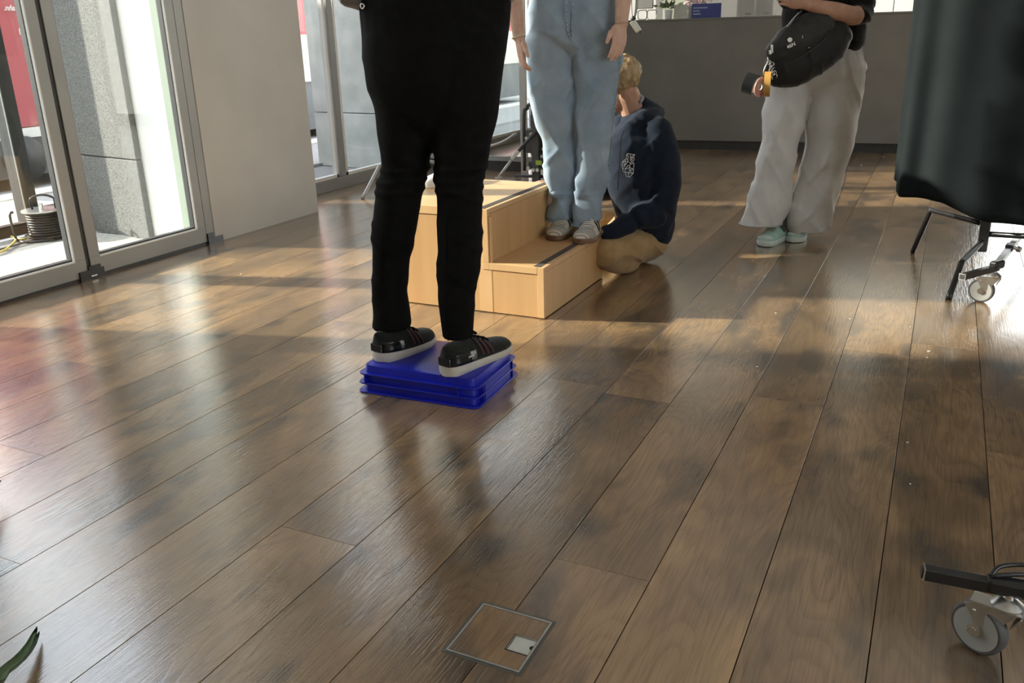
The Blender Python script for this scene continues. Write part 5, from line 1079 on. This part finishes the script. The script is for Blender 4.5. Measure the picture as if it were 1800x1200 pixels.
limb(co, [(s4a, .045, .045), (e4a, .035, .035), (at(1440, -25, 4.36), .024, .024)], 12, 4); limb(co, [(s4b, .045, .045), (e4b, .036, .036)], 12, 4)
hd = NB(); P, ax = head(hd, q4(zs4+.205), f4); limb(hd, [(q4(zs4+.02), .052, .052), (q4(zs4+.16), .05, .053)], 14, 3)
h4 = NB(); limb(h4, [(e4b, .040, .040), (fsk0, .044, .043), (fsk0.lerp(fsk1, .4), .041, .038), (fsk0.lerp(fsk1, .8), .031, .028), (fsk1, .027, .023)], 18, 5, ref=UP)
hand(h4, fsk1-(fsk0-fsk1).normalized()*.01, (fsk1-fsk0)-UP*.0, FH, UP*.8, (.15, .3, .3), .02, .92)
h5 = NB(); w5 = at(1452, -22, 4.34); limb(h5, [(at(1425, -12, 4.36), .027, .025), (w5, .026, .021)], 12, 3); hand(h5, w5, RH*1+FH*.3, FH*1, UP, (.2, .35, .3), .02, .92)
body_mesh(p4, co, [(hd, .0045), (h4, .0035), (h5, .0035)], SKIN2); eyes(p4, P, ax); hair(p4, P, ax, HAIRD, length=.16, seed=9)
for (hl, tl_, sd, w_) in (((1362, 396), (1340, 434), -1, .1), ((1405, 400), (1394, 427), 1, .1)):
    H_ = fl(*hl); T_ = fl(*tl_); H_.z = T_.z = 0; dd = (T_-H_).normalized()
    if sd == -1: dd = (dd+Vector((-.35, 0, 0))).normalized()
    T_ += dd*.0; H_ = T_-dd*.255
    u, surf, patch, laces, d_, s_, L_s = shoe(p4, H_, T_, .096, .068, .026, .032, MINT, noisy('mint_white_foam', (.52, .62, .57), (.66, .70, .64), 30, .6, .1), side=sd)
    patch('toe_guard', .86, .97, .3, math.pi-.3, noisy('pale_mint', (.55, .66, .60), (.62, .72, .66), 20, .5, .05), .002, 10); patch('heel_panel', .02, .2, .15, math.pi-.15, PINK, .002, 12)
    laces(noisy('copper_lace', (.45, .3, .2), (.6, .5, .42), 200, .5, .2), .40, .64, 5, .0024)
    b = NB(); limb(b, [(H_+d_*L_s*.28+UP*.06, .036, .045), (H_+d_*L_s*.24+UP*.14, .034, .038)], 14, 3, ref=s_); obj('sock', b, OLIVE, u, 'all')
# ---- crossbody bag
aB = math.radians(25); bx_ = (RH*math.cos(aB)+UP*math.sin(aB)).normalized(); bz_ = (UP*math.cos(aB)-RH*math.sin(aB)).normalized()
bcx = at(1412, 88, 4.345); bg_ = thing('crossbody_bag', 'black crossbody bag with a white dot and 46N, worn over the grey jeans', 'bag', bcx)
BAGM = cloth('bag_nylon', (.012, .012, .012), (.018, .018, .018), 20, .4, rough=.5); BAGF = cloth('bag_flap_nylon', (.026, .026, .025), (.034, .034, .033), 20, .4, rough=.45)
def pt(u, v, w=0): return bcx+bx_*u+bz_*v-FH*w
b = NB(); limb(b, [(pt(-.165, -.03), .075, .045), (pt(-.10, -.035), .105, .062), (pt(.02, -.03), .115, .066), (pt(.13, -.02), .10, .055), (pt(.19, -.0), .07, .04)], 26, 5, ref=bz_)
b = fuse(b, .006, 2); displace(b, foldfn(.004, 3, .4, 9, 9)); obj('bag_body', b, BAGM, bg_, 'all')
b = NB(); limb(b, [(pt(-.125, .045, .005), .060, .045), (pt(-.06, .05, .008), .088, .058), (pt(.05, .06, .008), .092, .058), (pt(.13, .075, .0), .08, .045)], 26, 5, ref=bz_)
b = fuse(b, .006, 2); displace(b, foldfn(.004, 9, .4, 9, 9)); obj('bag_flap', b, BAGF, bg_, 'all')
b = NB(); tube(b, [pt(-.12, -.018, .052), pt(-.04, -.012, .07), pt(.06, .004, .068), pt(.10, .018, .06)], .0035, 6, 5); obj('zip_line', b, GASKET, bg_, 'all')
dt = at(1388.5, 70, 4.272); b = NB(); cyl(b, dt, dt-FH*.003, .0105, 20); obj('white_dot', b, LETW, bg_, True)
tq = at(1384.5, 86, 4.268); text('46N', 'lettering', bg_, tq, .023, bx_, bz_, LETW, .0008)
b = NB(); obox(b, at(1357, 86, 4.29), (.038, .008, .02), (bz_+bx_*.35), bx_); obox(b, at(1354, 92, 4.29), (.02, .01, .016), bz_+bx_*.3, bx_); obj('buckle', b, STEEL, bg_, bevel=.003)
b = NB(); ell(b, at(1422, 84, 4.28), (.004, .004, .004), None, 10); obj('zip_stud', b, CHROME, bg_, 'all')
b = NB(); tube(b, [at(1408, 59, 4.285), at(1411, 64, 4.28), at(1409, 70, 4.28)], .002, 6, 3); obj('pull_tab', b, STEEL, bg_, 'all')
b = NB(); tube(b, [pt(-.10, .09, .03), at(1398, 32, 4.33), at(1410, 18, 4.39), at(1425, -20, 4.39), q4(1.30)-FH*.16+RH*.02, q4(1.42)-FH*.13+RH*.09, q4(1.475)-FH*.0+RH*.11, q4(1.40)+FH*.13+RH*.10, q4(1.18)+FH*.16+RH*.12, pt(.17, .03, -.13), pt(.17, .0, -.02)], .011, 8, 5, flat=.35); obj('strap', b, BAGM, bg_, 'all')
b = NB(); tube(b, [at(1383, 47, 4.30), at(1393, 34, 4.31), at(1404, 22, 4.34)], .0022, 6, 4); obj('strap_piping', b, M_('piping_white', (.6, .6, .58), .5), bg_, 'all')
b = NB(); cl = [(1350, 104), (1352, 110), (1355, 117), (1354, 124), (1358, 130), (1357, 136), (1361, 128), (1364, 133), (1360, 122), (1357, 113)]
for i, (px, py) in enumerate(cl): torus(b, at(px, py, 4.30), (math.cos(i*1.9), math.sin(i*1.9), .4*math.sin(i)), .0095, .0022, 14, 6)
obj('key_chain', b, CHROME, bg_, 'all')
b = NB(); tube(b, [at(1351, 106, 4.29), at(1345, 118, 4.285), at(1342, 130, 4.285), at(1350, 133, 4.285), at(1353, 120, 4.285), at(1352, 108, 4.29)], .0028, 8, 4); obj('carabiner', b, STEEL, bg_, 'all')
# ---- rolls of tape on the carabiner
def tape(name, label, c, ax, R1, r0, wd, mat, core):
    c = Vector(c); ax = Vector(ax).normalized(); t = thing(name, label, 'tape', c); u = ax.orthogonal().normalized(); v = ax.cross(u)
    rg_ = lambda r, o, n=36: [c+ax*o+(u*math.cos(2*math.pi*k/n)+v*math.sin(2*math.pi*k/n))*r for k in range(n)]
    for nm, ra, rb, m in (('tape_winding', r0+.003, R1, mat), ('core', r0, r0+.003, core)):
        b = NB(); R_ = [rg_(ra, -wd/2), rg_(rb, -wd/2), rg_(rb, wd/2), rg_(ra, wd/2)]; vs = [[b.verts.new(p) for p in q] for q in R_]; n = 36
        for i in range(4):
            a, e = vs[i], vs[(i+1) % 4]
            for k in range(n): b.faces.new((a[k], a[(k+1) % n], e[(k+1) % n], e[k]))
        obj(nm, b, m, t, True)
    return t
tape('tape_roll', 'roll of glossy black tape hanging leftmost below the bag', at(1320, 147, 4.27), RH*.80-FH*.52-UP*.28, .050, .036, .050, M_('black_tape', (.012, .014, .015), .18), M_('card_core', (.35, .3, .25), .7))
tape('tape_roll', 'roll of pinkish clear tape hanging between the black and the amber rolls', at(1336.5, 153, 4.24), RH*.62-FH*.75-UP*.15, .046, .012, .005, noisy('clear_pink_tape', (.36, .27, .25), (.75, .30, .24), 22, .25, 0), M_('white_core', (.7, .7, .68), .6))
tape('tape_roll', 'roll of amber masking tape hanging edge-on against the grey jeans', at(1348.5, 148, 4.26), RH*.955-FH*.285, .058, .042, .030, noisy('amber_tape', (.52, .27, .05), (.60, .34, .09), 10, .4, .05), M_('card_core2', (.45, .38, .3), .7))
# ---- white trainer left on top of the step box
H_ = fl(775, 332, ZT); H_.z = ZT; T_ = H_+Vector((-.16, -.17, 0))
ws_ = thing('trainer', 'white trainer with dark sock standing on the upper step', 'shoe', H_)
u, surf, patch, laces, d_, s_, L_s = shoe(ws_, Vector((-2.05, 3.63, ZT)), Vector((-2.09, 3.38, ZT)), .092, .06, .024, .028, noisy('white_mesh', (.72, .72, .70), (.78, .78, .76), 40, .6, .2), noisy('white_foam', (.75, .75, .72), (.82, .82, .8), 20, .6, .05)); laces(WLACE, .38, .62, 5, .0022)
portal((XR-.02, 0, 2.0), (2.4, 3.8), (-1, 0, 0)); portal((WX+.02, 2.32, 1.74), (3.4, 2.6), (1, 0, 0)); portal((W2X+.05, 7.05, 2.0), (3.8, 4.8), (1, 0, 0)); portal((2.3, YB+.0, 1.98), (3.6, 3.85), (0, -1, 0))
